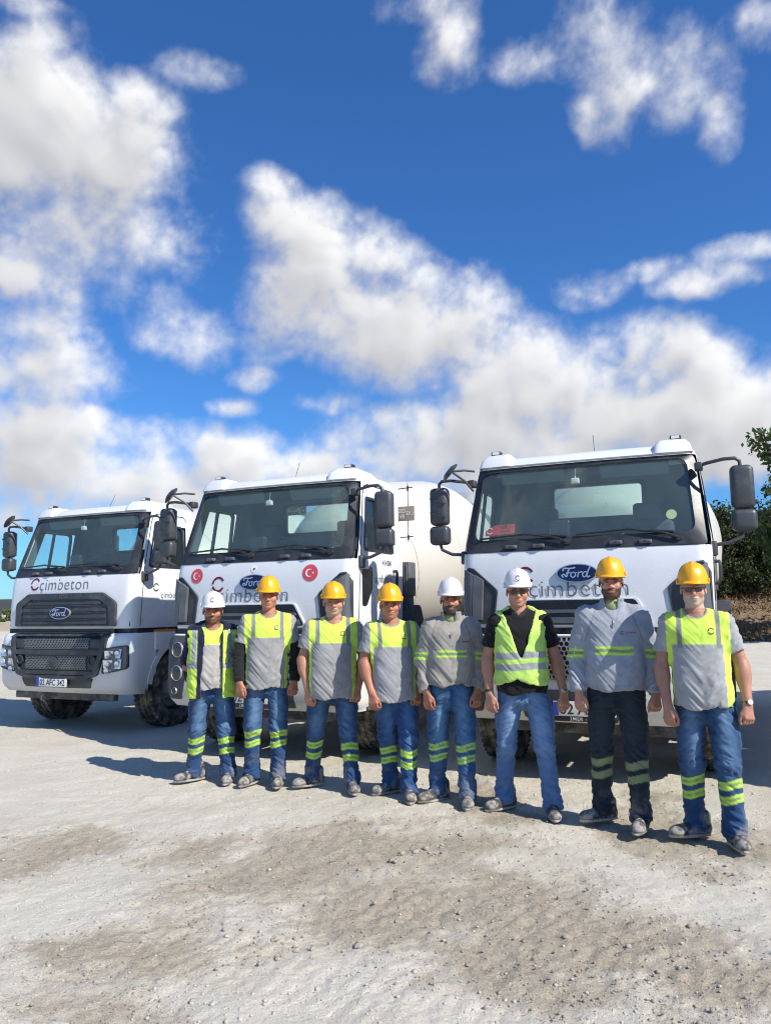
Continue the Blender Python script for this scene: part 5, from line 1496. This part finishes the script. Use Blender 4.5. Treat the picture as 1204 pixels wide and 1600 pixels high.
    side = np.where(V[:, 0] < (fl.x + fr.x) / 2 + (pel - (fl.x + fr.x) / 2) * sstep(V[:, 2], 0, zs(.8)), -1, 1)
    kn = np.where(side < 0, knee[-1].z, knee[1].z)
    P3 = V * np.array([7, 7, 16]) + np.stack([np.zeros(len(V)), np.zeros(len(V)), V[:, 0] * 10 * side], 1)
    w1 = fbm(P3, 3, .5, p['seed'] + 3) - .5
    P4 = V * np.array([14, 14, 42]) + np.stack([np.zeros(len(V)), np.zeros(len(V)), V[:, 0] * 26 * side], 1)
    w2 = 1 - 2 * np.abs(fbm(P4, 2, .5, p['seed'] + 4) - .5)
    low = sstep(-V[:, 2], -.34, -.10); kk = np.exp(-((V[:, 2] - kn) / .10) ** 2); cr = np.exp(-((V[:, 2] - zs(.80)) / .08) ** 2)
    amp = .009 + .010 * low + .006 * kk + .005 * cr
    V = V + N_ * (w1 * 1.5 * amp + (w2 - .75) * (.55 + 1.3 * low + 1.0 * kk + .8 * cr) * .015)[:, None]
    base, fade = C3(*pants[0]), C3(*pants[1])
    col = np.tile(base, (len(V), 1))
    fn = fbm(V * 9, 4, .55, p['seed'] + 5)
    front = np.clip(-N_[:, 1], 0, 1)
    legx = np.where(side < 0, (hip[-1].x + (fl.x - hip[-1].x) * np.clip((zs(.9) - V[:, 2]) / zs(.8), 0, 1)), (hip[1].x + (fr.x - hip[1].x) * np.clip((zs(.9) - V[:, 2]) / zs(.8), 0, 1)))
    thigh = np.exp(-((V[:, 2] - zs(.66)) / .20) ** 2) * np.exp(-((V[:, 0] - legx) / .055) ** 2) * front
    col = lerp(col, fade, np.clip(thigh * 1.1 * (.45 + fn) + .45 * (fn - .5) + .35 * (w2 - .74) + .2 * kk * front, 0, .9))
    seam = np.exp(-((np.abs(V[:, 0] - legx) - .085 * lw) / .006) ** 2) * .25
    col *= (1 - seam)[:, None]
    if pants[2]:
        for zc in pants[2]:
            zz = V[:, 2] + .012 * np.sin(V[:, 0] * 30)
            inb = sstep(np.abs(zz - zc), .029, .024); mid = sstep(np.abs(zz - zc), .011, .007)
            dash = .5 + .5 * np.sign(np.sin(np.arctan2(V[:, 1] - ank[-1].y, V[:, 0] - legx) * 12))
            lc = C3(*p.get('band', tuple(LIME_D)))
            col = lerp(col, lc, inb * .97); col = lerp(col, C3(.22, .27, .17), inb * mid * (.45 + .45 * dash))
    dust = sstep(-V[:, 2], -.30, -.05) * sstep(fn, .42, .68) * p.get('dust', .45)
    col = lerp(col, C3(.34, .31, .28), dust)
    cloth_obj('trousers', V, Q, np.clip(col, 0, 1), DENIM, body)
    # pocket flap on the thigh
    # ------------------------------ shoes
    for s, ft, yaw in ((-1, fl, p['toes'][0]), (1, fr, p['toes'][1])):
        g = Field(fgrid(-.085, .085, .0065), fgrid(-.215, .14, .0065), fgrid(-.02, .16, .0065))
        g.ell((0, .055, .045), (.042, .058, .052), .02).ell((0, -.03, .045), (.044, .095, .050), .03).ell((.004, -.125, .036), (.050, .068, .044), .02)
        g.cone((0, .045, .06), (0, .05, .125), .050, .048, .02, 1.15)
        g.ell((0, -.035, .010), (.048, .162, .026), .003); g.plane((0, 0, -1), 0)
        V, Q = g.nets(); V = relax(V, Q, 1, .4)
        n = fbm(V * 30, 4, .6, p['seed'] + s); n2 = fbm(V * 90, 3, .6, 3)
        col = lerp(np.tile(C3(.05, .05, .055), (len(V), 1)), C3(.33, .305, .27), np.clip(sstep(n, .40, .62) * .85 + (V[:, 1] < -.12) * .25, 0, 1))
        col = lerp(col, C3(.045, .045, .05), sstep(-np.abs(V[:, 2] - .026), -.005, -.002) * .7)
        col = lerp(col, C3(.42, .39, .35), sstep(-V[:, 2], -.022, -.018) * .8)
        o = cloth_obj('shoe', V, Q, col, LEATHER, body)
        o.location = (ft.x, ft.y, 0); o.rotation_euler = (0, 0, R(yaw))
        mb = MB()
        for q, y in enumerate((-.020, -.042, -.064, -.085)):
            z = .103 - q * .0085
            mb.tube([(-.030, y + .006, z - .020), (-.016, y, z - .004), (0, y - .004, z), (.016, y, z - .004), (.030, y + .006, z - .020)], .0032, 5)
        mb.build('shoe_lace', M['lace'], o)
        mb = MB().box((0, -.01, .125), (.052, .014, .05), .005, Matrix.Rotation(.35, 3, 'X')); mb.build('shoe_tongue', M['lace'], o)
    # ------------------------------ top
    kind = p['topkind']; hem = zs(p.get('hem', .90))
    st_ = .0075
    xl = max(abs(wri[-1].x - chest), abs(wri[1].x - chest), .25) + .12
    g = Field(fgrid(chest - xl, chest + xl, st_), fgrid(-.27, .27, st_), fgrid(min(hem, hz) - .06, zs(1.53), st_))
    bm_ = .012 if kind == 'sweat' else 0
    g.loft([(hem - .03, px_(.4), -.25 * b_, .176 * wm + bm_ + b_ * .5, .130 + .8 * b_), (hem + .07, px_(.5), -.35 * b_, .176 * wm + bm_ + b_ * .5, .128 + .95 * b_), (zs(1.12), px_(.6), -.3 * b_, .170 * wm + bm_ + b_ * .35, .124 + .8 * b_), (zs(1.26), px_(.75), -.1 * b_, .176 * wm + bm_, .120 + .35 * b_), (zs(1.36), chest, .0, .174 * wm + bm_, .112 + .1 * b_), (zs(1.425), chest, .012, .122 * wm, .090), (zs(1.47), px_(.9), .02, .078, .070)], .01, 2.5)
    sl = p.get('sleeve', 'short'); cuts = []
    for s in (-1, 1):
        g.cone(Vector((px_(.92) + s * .05, hy * .8 + .02, zs(1.462))), sh[s] + Vector((-s * .012, 0, .006)), .042, .060, .04)
        am = p.get('arm', 1)
        if sl == 'short':
            e = sh[s].lerp(elb[s], .74); g.cone(sh[s] + Vector((-s * .01, 0, 0)), e, .072 * am, .070 * am, .045, 1.08)
            dv = (elb[s] - sh[s]).normalized(); cuts.append((dv, dv.dot(sh[s].lerp(elb[s], .66)), s))
        else:
            fat = 1.14 if kind == 'sweat' else .95
            g.cone(sh[s] + Vector((-s * .01, 0, 0)), elb[s], .070 * fat, .057 * fat, .045, 1.05); g.cone(elb[s], wri[s], .058 * fat, .043 * fat, .02)
            if kind == 'sweat': g.cone(elb[s].lerp(wri[s], .72), wri[s].lerp(elb[s], .06), .060, .052, .02)
            dv = (wri[s] - elb[s]).normalized(); cuts.append((dv, dv.dot(wri[s] + dv * .0), s))
        if sl == 'short': pass
    for dv, d, s in cuts:
        mx = (chest + .165 * wm if s > 0 else None)
        lo = (chest + .195 * wm * S, -9, -9) if s > 0 else (-9, -9, -9); hi2 = (9, 9, 9) if s > 0 else (chest - .195 * wm * S, 9, 9)
        g.plane(tuple(dv), d, 0, lo, hi2)
    armlow = None
    q = g._sub((chest - .20 * wm * S, -9, -9), (chest + .20 * wm * S, 9, 9))
    sl_, X_, Y_, Z_ = q
    g.F[sl_] = np.maximum(g.F[sl_], np.broadcast_to(hem + .01 * np.sin(X_ * 22) - Z_ + .0 * Y_, g.F[sl_].shape))
    # neck opening
    g.cone(Vector((px_(.92), hy * .8 - .005, zs(1.455))), Vector((px_(1.0), hy - .03, zs(1.60))), .060 * p.get('neck', 1), .075, .006, cut=True)
    if kind == 'sweat':
        nk = Vector((px_(.94), hy * .8 + .012, zs(1.462)))
        for q in range(20):                                     # standing collar, open at the front
            an = R(-60 + 300 * q / 19) ; an2 = R(-60 + 300 * (q + 1) / 19)
            if q == 19: break
            f_ = lambda t, z, rr: nk + Vector((math.cos(t) * rr, math.sin(t) * rr * .98 - .006, z))
            fl_ = 1.0 + .12 * max(0, -math.sin(an))
            g.cone(f_(an, .0, .072), f_(an, .056, .080 * fl_), .011, .009, .008)
    V, Q = g.nets(); V = relax(V, Q, 2, .45); N_ = vnormals(V, Q)
    arm = np.abs(V[:, 0] - chest) > (.185 * wm * S + .012)
    tx = (V[:, 0] - px_(.7)) / wm; tz = V[:, 2] / S
    P3 = np.stack([V[:, 0] * 5 + V[:, 2] * 4, V[:, 1] * 5, V[:, 2] * 9 - np.abs(tx) * 8], 1)
    w1 = fbm(P3, 3, .5, p['seed'] + 11) - .5
    P4 = np.stack([V[:, 0] * 9 + V[:, 2] * 10, V[:, 1] * 9, V[:, 2] * 20 - np.abs(tx) * 26], 1)
    w2 = 1 - 2 * np.abs(fbm(P4, 2, .5, p['seed'] + 12) - .5)
    waist = sstep(-tz, -1.16, -.95); pit = np.exp(-((np.abs(tx) - .16) / .05) ** 2 - ((tz - 1.27) / .10) ** 2)
    V = V + N_ * (w1 * (.018 + .010 * waist) + (w2 - .72) * (.008 + .008 * waist + .008 * pit + .006 * arm))[:, None]
    base = C3(*p['shirt']); col = np.tile(base, (len(V), 1))
    fnoise = fbm(V * 12, 4, .55, p['seed'] + 13)
    col = lerp(col, C3(*p.get('stain', tuple(base * .8))), np.clip(sstep(fnoise, .48, .72) * .5, 0, 1))
    frontm = N_[:, 1] < .25
    if kind == 'tee' or kind == 'tee_jacket':
        yz = p.get('yoke', 1.265)
        yoke = sstep(tz, yz - .004, yz + .004) * ~arm
        col = lerp(col, LIME, yoke * 1.0)
        bandm = sstep(-np.abs(np.abs(tx) - .120), -.018, -.014) * sstep(tz, yz - .03, yz - .02) * ~arm
        col = lerp(col, REFL, bandm)
        sidem = sstep(np.abs(tx), .142, .150) * ~arm * sstep(-tz, -1.30, -1.26)
        if kind == 'tee': col = lerp(col, LIME * .96, sidem * np.where(tx > 0, 1.0, sstep(-tx, .165, .172)))
        out_ = sstep(np.abs(tx), .150, .158) * ~arm * sstep(tz, yz - .01, yz)
        col = lerp(col, LIME, out_ * .9)
        nkd = np.linalg.norm(V - np.array([px_(.96), hy * .85 - .01, zs(1.475)]), axis=1)
        col = lerp(col, base * .75, sstep(-nkd, -.085, -.078) * .9)
        if kind == 'tee_jacket': col = lerp(col, C3(.012, .015, .045), arm * 1.0)
    elif kind == 'sweat':
        zz = tz + .002 * np.sin(tx * 30)
        zc = p.get('bandz', 1.185)
        for arm_only, c0 in ((False, zc), (True, zc - .02)):
            mm = (arm if arm_only else (~arm & (np.abs(tx) < .125) & frontm))
            inb = sstep(-np.abs(zz - c0), -.031, -.027) * mm; mid = sstep(-np.abs(zz - c0), -.013, -.009) * mm
            col = lerp(col, LIME_D, inb); col = lerp(col, C3(.20, .24, .19), mid * .95)
        hemb = sstep(-V[:, 2], -(hem + .045), -(hem + .040)) * ~arm
        col *= (1 - .12 * hemb)[:, None]
        seam = np.exp(-((np.abs(tx) - (.175 - (tz - 1.27) * .35)) / .006) ** 2) * (tz > 1.22)
        col *= (1 - .3 * np.clip(seam, 0, 1))[:, None]
    shirt = cloth_obj({'sweat': 'sweatshirt', 'polo': 'polo_shirt'}.get(kind, 'shirt'), V, Q, np.clip(col, 0, 1), CLOTH, body)
    # surface probe for things worn on the chest: nearest front vertex
    def front(x, z, off=.004):
        m_ = (np.abs(V[:, 0] - x) < .03) & (np.abs(V[:, 2] - z) < .03) & (N_[:, 1] < 0)
        if m_.sum() < 6: return Vector((x, -.13, z))
        A_ = np.c_[np.ones(m_.sum()), V[m_, 0] - x, V[m_, 2] - z]
        return Vector((x, float(np.linalg.lstsq(A_, V[m_, 1], rcond=None)[0][0]) - off - .002, z))
    if kind in ('tee', 'polo', 'sweat') or kind == 'tee_jacket':
        pass
    if kind == 'tee':
        V2, F2 = c_logo(.021); cx, cz = px_(.75) + .078 * wm, zs(p.get('yoke', 1.265) + .085)
        MB().add([front(cx + a, cz + b) for a, b in V2], F2).build('ring_logo', M['logo_black'], shirt, smooth=0, fixn=False)
    if kind == 'sweat':
        V2, F2 = c_logo(.012); cx, cz = px_(.75) + .055, zs(1.285)
        MB().add([front(cx + a, cz + b) for a, b in V2], F2).build('ring_logo', M['logo_black'], shirt, smooth=0, fixn=False)
        V2, F2 = text2d('çimbeton', .020)
        MB().add([front(cx + .06 + a, cz - .004 + b) for a, b in V2], F2).build('lettering', M['logo_black'], shirt, smooth=0, fixn=False)
        nz = zs(1.47)
        MB().tube([front(px_(.85), zs(1.405), .004), front(px_(.84), zs(1.385), .004), front(px_(.82), zs(1.365), .004), front(px_(.8), zs(1.345), .004)], .0045, 6).box(front(px_(.8), zs(1.34), .010), (.010, .006, .028)).build('zip', M['zip'], shirt)
        g = Field(fgrid(hx - .1, hx + .1, .008), fgrid(-.12, .12, .008), fgrid(zs(1.40), zs(1.54), .008))
        g.cone(Vector((px_(.92), hy * .8 + .01, zs(1.44))), Vector((px_(.97), hy * .9 - .002, zs(1.468))), .066, .0640 * p.get('neck', 1), 0)
        Vn, Qn = g.nets(); cloth_obj('undershirt', relax(Vn, Qn, 2), Qn, np.tile(C3(.30, .36, .16), (len(Vn), 1)), CLOTH, body)
    if p.get('undersleeve'):
        for s in (-1, 1):
            g = Field(fgrid(min(sh[s].x, wri[s].x) - .12, max(sh[s].x, wri[s].x) + .12, .0075), fgrid(-.2, .2, .0075), fgrid(wri[s].z - .05, sh[s].z + .05, .0075))
            g.cone(sh[s].lerp(elb[s], .45), elb[s], .066, .064, .02).cone(elb[s], wri[s], .064, .044, .02)
            dv = (wri[s] - elb[s]).normalized(); g.plane(tuple(dv), dv.dot(wri[s] + dv * .005))
            Vn, Qn = g.nets(); Vn = relax(Vn, Qn, 2); Nn = vnormals(Vn, Qn)
            wv = 1 - 2 * np.abs(fbm(Vn * np.array([14, 14, 34]), 2, .5, 5) - .5); Vn = Vn + Nn * ((wv - .7) * .016)[:, None]
            cloth_obj('sleeve', Vn, Qn, np.tile(C3(*p['undersleeve']), (len(Vn), 1)), CLOTH, body)
    # ------------------------------ vest / jacket over the top
    if p.get('vest'):
        vk = p['vest']; off = .016 if vk == 'vest' else .026
        vh = zs(p.get('vhem', .99))
        g = Field(fgrid(chest - .32, chest + .32, .0075), fgrid(-.30, .27, .0075), fgrid(vh - .05, zs(1.53), .0075))
        g.loft([(vh - .02, px_(.45), -.3 * b_, .182 * wm + off + b_ * .5, .138 + off + .9 * b_), (zs(1.12), px_(.6), -.3 * b_, .176 * wm + off + b_ * .4, .130 + off + .85 * b_), (zs(1.26), px_(.75), -.1 * b_, .180 * wm + off, .124 + off + .35 * b_), (zs(1.36), chest, .0, .178 * wm + off, .114 + off + .1 * b_), (zs(1.425), chest, .012, .128 * wm + off, .094 + off), (zs(1.48), px_(.9), .02, .082, .076)], .01, 2.5)
        for s in (-1, 1):
            g.cone(Vector((px_(.92) + s * .055, hy * .8 + .02, zs(1.468))), sh[s] + Vector((-s * .01, 0, .012)), .048 + off * .6, .060 + off * .8, .04)
        g.plane((0, 0, -1), -vh)
        for s in (-1, 1):
            if vk == 'vest':
                g.plane((s, 0, 0), s * (chest + s * (.202 * wm * S)))
            else:
                g.plane((s * 1.0, 0, .0), s * (chest + s * (.225 * wm * S)))
        X_, Y_, Z_ = g.x[:, None, None], g.y[None, :, None], g.z[None, None, :]
        xc = px_(.7)
        if vk == 'vest':
            zb = zs(1.135)
            hw = np.where(Z_ > zb, .012 + (Z_ - zb) * .33, -.02)
            # rounded lower front corners
            low_ = np.clip((vh + .085 - Z_) / .085, 0, 1); hw = np.maximum(hw, -.02 + low_ ** 2 * .16)
            op = np.abs(X_ - (xc - .035 * (Z_ < zb) )) - hw
        else:
            op = np.abs(X_ - (xc + .005)) - (.075 + .02 * np.clip((zs(1.3) - Z_) / .3, 0, 1) + .025 * np.clip((Z_ - zs(1.38)) / .08, 0, 1))
        cutf = np.maximum(op, Y_ - .0)                          # only the front half opens
        g.F = np.maximum(g.F, -np.broadcast_to(cutf, g.F.shape).astype(np.float32))
        g.cone(Vector((px_(.92), hy * .8 + .005, zs(1.44))), Vector((px_(1.0), hy - .02, zs(1.60))), .066, .085, .006, cut=True)
        # hollow so that the edge reads as a layer
        Vv, Qv = g.nets(); Vv = relax(Vv, Qv, 1, .4); Nv = vnormals(Vv, Qv)
        tx = (Vv[:, 0] - px_(.7)) / wm; tz = Vv[:, 2] / S
        P4 = np.stack([Vv[:, 0] * 8 + Vv[:, 2] * 6, Vv[:, 1] * 8, Vv[:, 2] * 12 - np.abs(tx) * 14], 1)
        w2 = 1 - 2 * np.abs(fbm(P4, 3, .5, p['seed'] + 22) - .5)
        Vv = Vv + Nv * ((w2 - .72) * .022)[:, None]
        col = np.tile(C3(.47, .70, .15) if vk == 'vest' else LIME * .92, (len(Vv), 1))
        if vk == 'vest':
            for zc in (1.155, 1.072): col = lerp(col, C3(.30, .32, .32), sstep(-np.abs(tz - zc - .006 * np.sin(tx * 14)), -.026, -.022))
            col = lerp(col, LIME, sstep(-np.abs(np.abs(Vv[:, 0] - chest) - .196 * wm * S), -.014, -.010) * .7)
        else:
            col = lerp(col, C3(.32, .34, .34), sstep(-np.abs(np.abs(tx) - .150), -.022, -.017) * sstep(tz, 1.10, 1.12))
            col = lerp(col, C3(.32, .34, .34), sstep(-np.abs(tz - 1.10), -.026, -.022))
            edge = np.abs(np.abs(tx - .005) - .075) < .03
            lin = (sstep(-np.abs(tx), -.128, -.120) * (tx < 0) + sstep(-np.abs(tx), -.100, -.094) * (tx > 0)) * (Nv[:, 1] < .5)
            col = lerp(col, C3(.012, .015, .045), np.clip(lin, 0, 1))
            col = lerp(col, C3(.012, .015, .045), sstep(tz, 1.43, 1.44))
        cloth_obj('safety_vest' if vk == 'vest' else 'safety_jacket', Vv, Qv, np.clip(col, 0, 1), CLOTH, body)
    if kind == 'polo':
        for s in (-1, 1):
            nk = Vector((px_(.94), hy * .8 + .005, zs(1.468)))
            MB().hexa([nk + Vector(q) for q in ((s * .002, -.078, -.035), (s * .055, -.060, -.012), (s * .070, .0, .018), (s * .05, .0, .02), (s * .006, -.074, -.010), (s * .046, -.066, .012), (s * .060, -.01, .042), (s * .05, -.0, .04))]).build('collar', M['strap_black'], shirt)
    # ------------------------------ hard hat
    HWX = .1005 * fw ** .35
    hm = M['helmet_' + p['hat']]
    ht = H(0, .006, .043); HT = HR @ Matrix.Rotation(p.get('hat_tilt', -.06), 3, 'X')
    nphi, prof = 56, [(1.0, 0), (.99, .02), (.96, .042), (.90, .066), (.81, .089), (.68, .109), (.50, .125), (.27, .1345), (.06, .137)]
    VV = []; FF = []
    for q, (r, z) in enumerate(prof):
        for k in range(nphi):
            a = 2 * math.pi * k / nphi; x, y = math.sin(a), -math.cos(a)
            rid = 1 + .016 * math.exp(-(math.sin(a) / .16) ** 2) * (1 if z > .03 else 0)
            zz = z * (1 + (.05 * math.exp(-(math.sin(a) * r / .12) ** 2) if z > .05 else 0))
            VV.append(ht + HT @ Vector((x * HWX * r * rid, y * .130 * r * rid, zz)))
    for q in range(len(prof) - 1):
        FF += [(q * nphi + k, q * nphi + (k + 1) % nphi, (q + 1) * nphi + (k + 1) % nphi, (q + 1) * nphi + k) for k in range(nphi)]
    FF.append(tuple((len(prof) - 1) * nphi + k for k in range(nphi)))
    shell = MB(); shell.add(VV, FF)
    hat = shell.build('hard_hat', hm, body, smooth=60)
    VV = []; FF = []
    for (r, z, e) in ((1.0, .004, 0), (1.06, -.004, 1), (1.065, -.009, 1), (1.04, -.011, .9), (.96, -.004, 0), (.93, .03, 0)):
        for k in range(nphi):
            a = 2 * math.pi * k / nphi; x, y = math.sin(a), -math.cos(a)
            pk = e * .040 * max(0, math.cos(a)) ** 1.6
            VV.append(ht + HT @ Vector((x * HWX * r, y * (.130 * r + pk), z - .22 * pk)))
    for q in range(5): FF += [(q * nphi + k, q * nphi + (k + 1) % nphi, (q + 1) * nphi + (k + 1) % nphi, (q + 1) * nphi + k) for k in range(nphi)]
    mb = MB(); mb.add(VV, FF); mb.build('peak', hm, hat, smooth=50)
    for s in (-1, 1): MB().box(ht + HT @ Vector((s * HWX, -.035, .012)), (.012, .030, .026), .004, HT).build('slot', hm, hat)
    if p.get('hatlogo'):
        V2, F2 = c_logo(.021)
        def onhat(a, z): 
            r = float(np.interp(z, [0, .02, .045, .075, .098], [1, .99, .955, .875, .755])) * 1.012
            return ht + HT @ Vector((math.sin(a) * HWX * r, -math.cos(a) * .133 * r - .003, z))
        MB().add([onhat(u / .115, .055 + v) for u, v in V2], F2).build('ring_logo', M['logo_red'], hat, smooth=0, fixn=False)
    # ------------------------------ glasses, watch
    if p.get('glasses'):
        gm = M['lens_' + p['glasses']]
        mb = MB()
        for s in (-1, 1):
            c = H(s * .031, -.098, -.001)
            mb2 = MB(); P2 = roundpoly([(-.023, -.016), (.021, -.018), (.025, .013), (-.022, .014)], .012, 4)
            pane(mb2, [(s * -u, v) for u, v in P2], lambda u, v, o: c + HR @ Vector((u, .10 * u * u * 20 + abs(u) * .05, v)), 0)
            le = mb2.build('glasses' if s < 0 else 'lens', gm, body if s < 0 else le)
            mb.tube([H(s * .055, -.094, .008), H(s * .073, -.05, .006), H(s * .078, .01, .004)], .0028, 6)
        mb.tube([H(-.010, -.100, .004), H(0, -.102, .006), H(.010, -.100, .004)], .0028, 6)
        mb.build('glasses_frame', M['strap_black'], le)
    for s, kind_ in p.get('wrist', ()):
        d = (wri[s] - elb[s]).normalized(); c = wri[s] - d * .012
        band_ = MB().lathe([(.031, -.009), (.0335, -.009), (.0335, .009), (.031, .009), (.031, -.009)], 24, c, d)
        o = band_.build('watch' if kind_ == 'watch' else 'wristband', M['watch_metal'] if (kind_ == 'watch' and p.get('metalwatch')) else M['strap_black'], body)
        if kind_ == 'watch':
            out_ = Vector((s * .35, -.93, 0)); out_ = (out_ - d * out_.dot(d)).normalized()
            MB().lathe([(.019, -.002), (.019, .007), (.016, .010), (.001, .010)], 20, c + out_ * .031, out_).build('watch_face', M['watch_metal'], o)
    return body

def person_spec(top_px, fL, fR, **kw):
    A, B = ground_at(*fL), ground_at(*fR)
    c = (A + B) / 2; tp = at_depth(*top_px, c.y)
    th = -math.asin(c.x / math.hypot(c.x, c.y)) * .85 + kw.pop('turn', 0)
    hd = Vector((tp.x - c.x, 0, 0)); hxl = hd.x * math.cos(th)
    d = dict(top=tp.z, loc=Vector((c.x, c.y, 0)), feet=(A, B), headx=hxl, turn=th)
    d.update(kw); return d
TAN = (.41, .180, .110); TAN2 = (.38, .165, .10); FAIR = (.45, .220, .145)
DENIM1 = (.022, .060, .150); FADE1 = (.11, .20, .33)
GREY = (.30, .30, .295)
HANDS = ((.285, -.03, .885, .02, .5), (.285, -.03, .885, .02, .5))
PEOPLE = [
 person_spec((333, 928), (303, 1219), (356, 1221), seed=11, label='man in white hard hat and open lime safety jacket, leftmost in the row', wide=1.04, belly=.04, skin=TAN2, hair=(.012, .010, .009), beard=((.022, .016, .013), .55, 1), pants=(DENIM1, FADE1, (.36, .27)), toes=(-62, -8),
   topkind='tee_jacket', shirt=(.40, .385, .355), sleeve='long', vest='jacket', vhem=.80, hem=.875, hands=((.20, .13, .90, .07, .4), (.20, .13, .90, .07, .4)), hat='white', hatlogo=1, yoke=1.30, face=1.06, neck=1.1, look=.0),
 person_spec((420, 904), (393, 1224), (435, 1226), seed=12, label='man in yellow hard hat with black undersleeves below his short grey sleeves', wide=1.04, belly=.015, skin=TAN, hair=(.05, .04, .035), pants=(DENIM1, FADE1, (.44, .355)), toes=(-30, -6),
   topkind='tee', shirt=GREY, hands=((.245, -.06, .885, .050, .5), (.235, -.05, .885, .055, .6)), hat='yellow', undersleeve=(.016, .016, .018), hem=.825, face=1.02, look=-.05, nod=.06),
 person_spec((521, 913), (488, 1227), (550, 1236), seed=13, label='stout man in yellow hard hat with pale stubble and bare forearms', wide=1.09, belly=.055, skin=FAIR, hair=(.22, .21, .20), beard=((.42, .38, .35), .30, .8), pants=(DENIM1, FADE1, (.365, .27)), toes=(-62, 6),
   topkind='tee', shirt=GREY, hands=((.225, -.09, .865, .075, .5), (.215, -.10, .875, .080, .7)), hat='yellow', hem=.79, arm=1.12, face=1.08, neck=1.12, look=.02),
 person_spec((608, 916), (610, 1238), (640, 1249), seed=14, label='clean shaven man in yellow hard hat, his shirt half in shade', wide=1.02, belly=.028, skin=TAN, hair=(.03, .025, .02), beard=((.16, .09, .07), .12, .6), pants=((.022, .065, .18), (.075, .155, .30), (.36, .275)), toes=(-62, -10),
   topkind='tee', shirt=(.31, .315, .325), hands=((.195, -.09, .875, .070, .6), (.205, -.09, .885, .070, .8)), hat='yellow', hem=.805, turn=.18, look=-.12, arm=1.02),
 person_spec((703, 907), (684, 1250), (731, 1258), seed=15, label='bearded man in plain white hard hat and dusty brown-grey striped sweatshirt', wide=.98, belly=.02, skin=TAN2, hair=(.02, .018, .016), beard=((.045, .04, .037), 1.0, 1), pants=((.028, .085, .20), (.12, .23, .38), (.435, .345)), toes=(-55, -5),
   topkind='sweat', shirt=(.315, .295, .265), stain=(.25, .235, .21), sleeve='long', hands=((.210, -.07, .885, .060, .5), (.205, -.08, .895, .065, .6)), hat='white', hem=.935, bandz=1.19, band=(.42, .66, .16), wrist=((-1, 'band'),), face=.97),
 person_spec((807, 893), (788, 1263), (863, 1275), seed=16, label='man with black sunglasses and lime vest over black polo', wide=1.01, belly=.015, skin=FAIR, hair=(.02, .016, .013), beard=((.20, .12, .09), .1, .5), pants=((.085, .165, .33), (.20, .31, .50), ()), toes=(-48, 4),
   topkind='polo', shirt=(.010, .010, .012), hands=((.240, -.06, .875, .050, .45), (.310, -.04, .875, .030, .6)), hat='white', hatlogo=1, hem=.875, vest='vest', vhem=.935, glasses='black', wrist=((1, 'watch'), (-1, 'band')), metalwatch=1, dust=.12, leg=.98, look=.03),
 person_spec((952, 876), (942, 1281), (1002, 1296), seed=17, label='tall young bearded man in blue-grey striped sweatshirt and dark dirty trousers', wide=1.04, belly=.028, skin=FAIR, hair=(.015, .011, .009), beard=((.030, .018, .014), .8, .8), pants=((.018, .028, .040), (.030, .042, .05), (.425, .335)), toes=(-60, -16),
   topkind='sweat', shirt=(.30, .325, .37), stain=(.27, .29, .33), sleeve='long', hands=((.250, -.05, .885, .050, .5), (.255, -.09, .875, .055, 1.0)), hat='yellow', hem=.90, bandz=1.165, band=(.22, .27, .13), dust=.6, leg=1.04, look=-.04),
 person_spec((1080, 884), (1087, 1306), (1149, 1321), seed=18, label='older white-bearded man in yellow hard hat and tinted glasses, rightmost', wide=1.0, belly=.03, skin=(.42, .205, .14), hair=(.42, .41, .40), beard=((.54, .50, .46), .42, .9), pants=(DENIM1, FADE1, (.375, .285)), toes=(-62, 12),
   topkind='tee', shirt=(.34, .345, .355), hands=((.215, -.08, .865, .055, .6), (.275, -.07, .875, .045, .9)), hat='yellow', hem=.855, glasses='brown', wrist=((1, 'watch'),), turn=.0, look=-.03, face=.95, leg=1.02),
]
for _p in PEOPLE: make_person(_p)
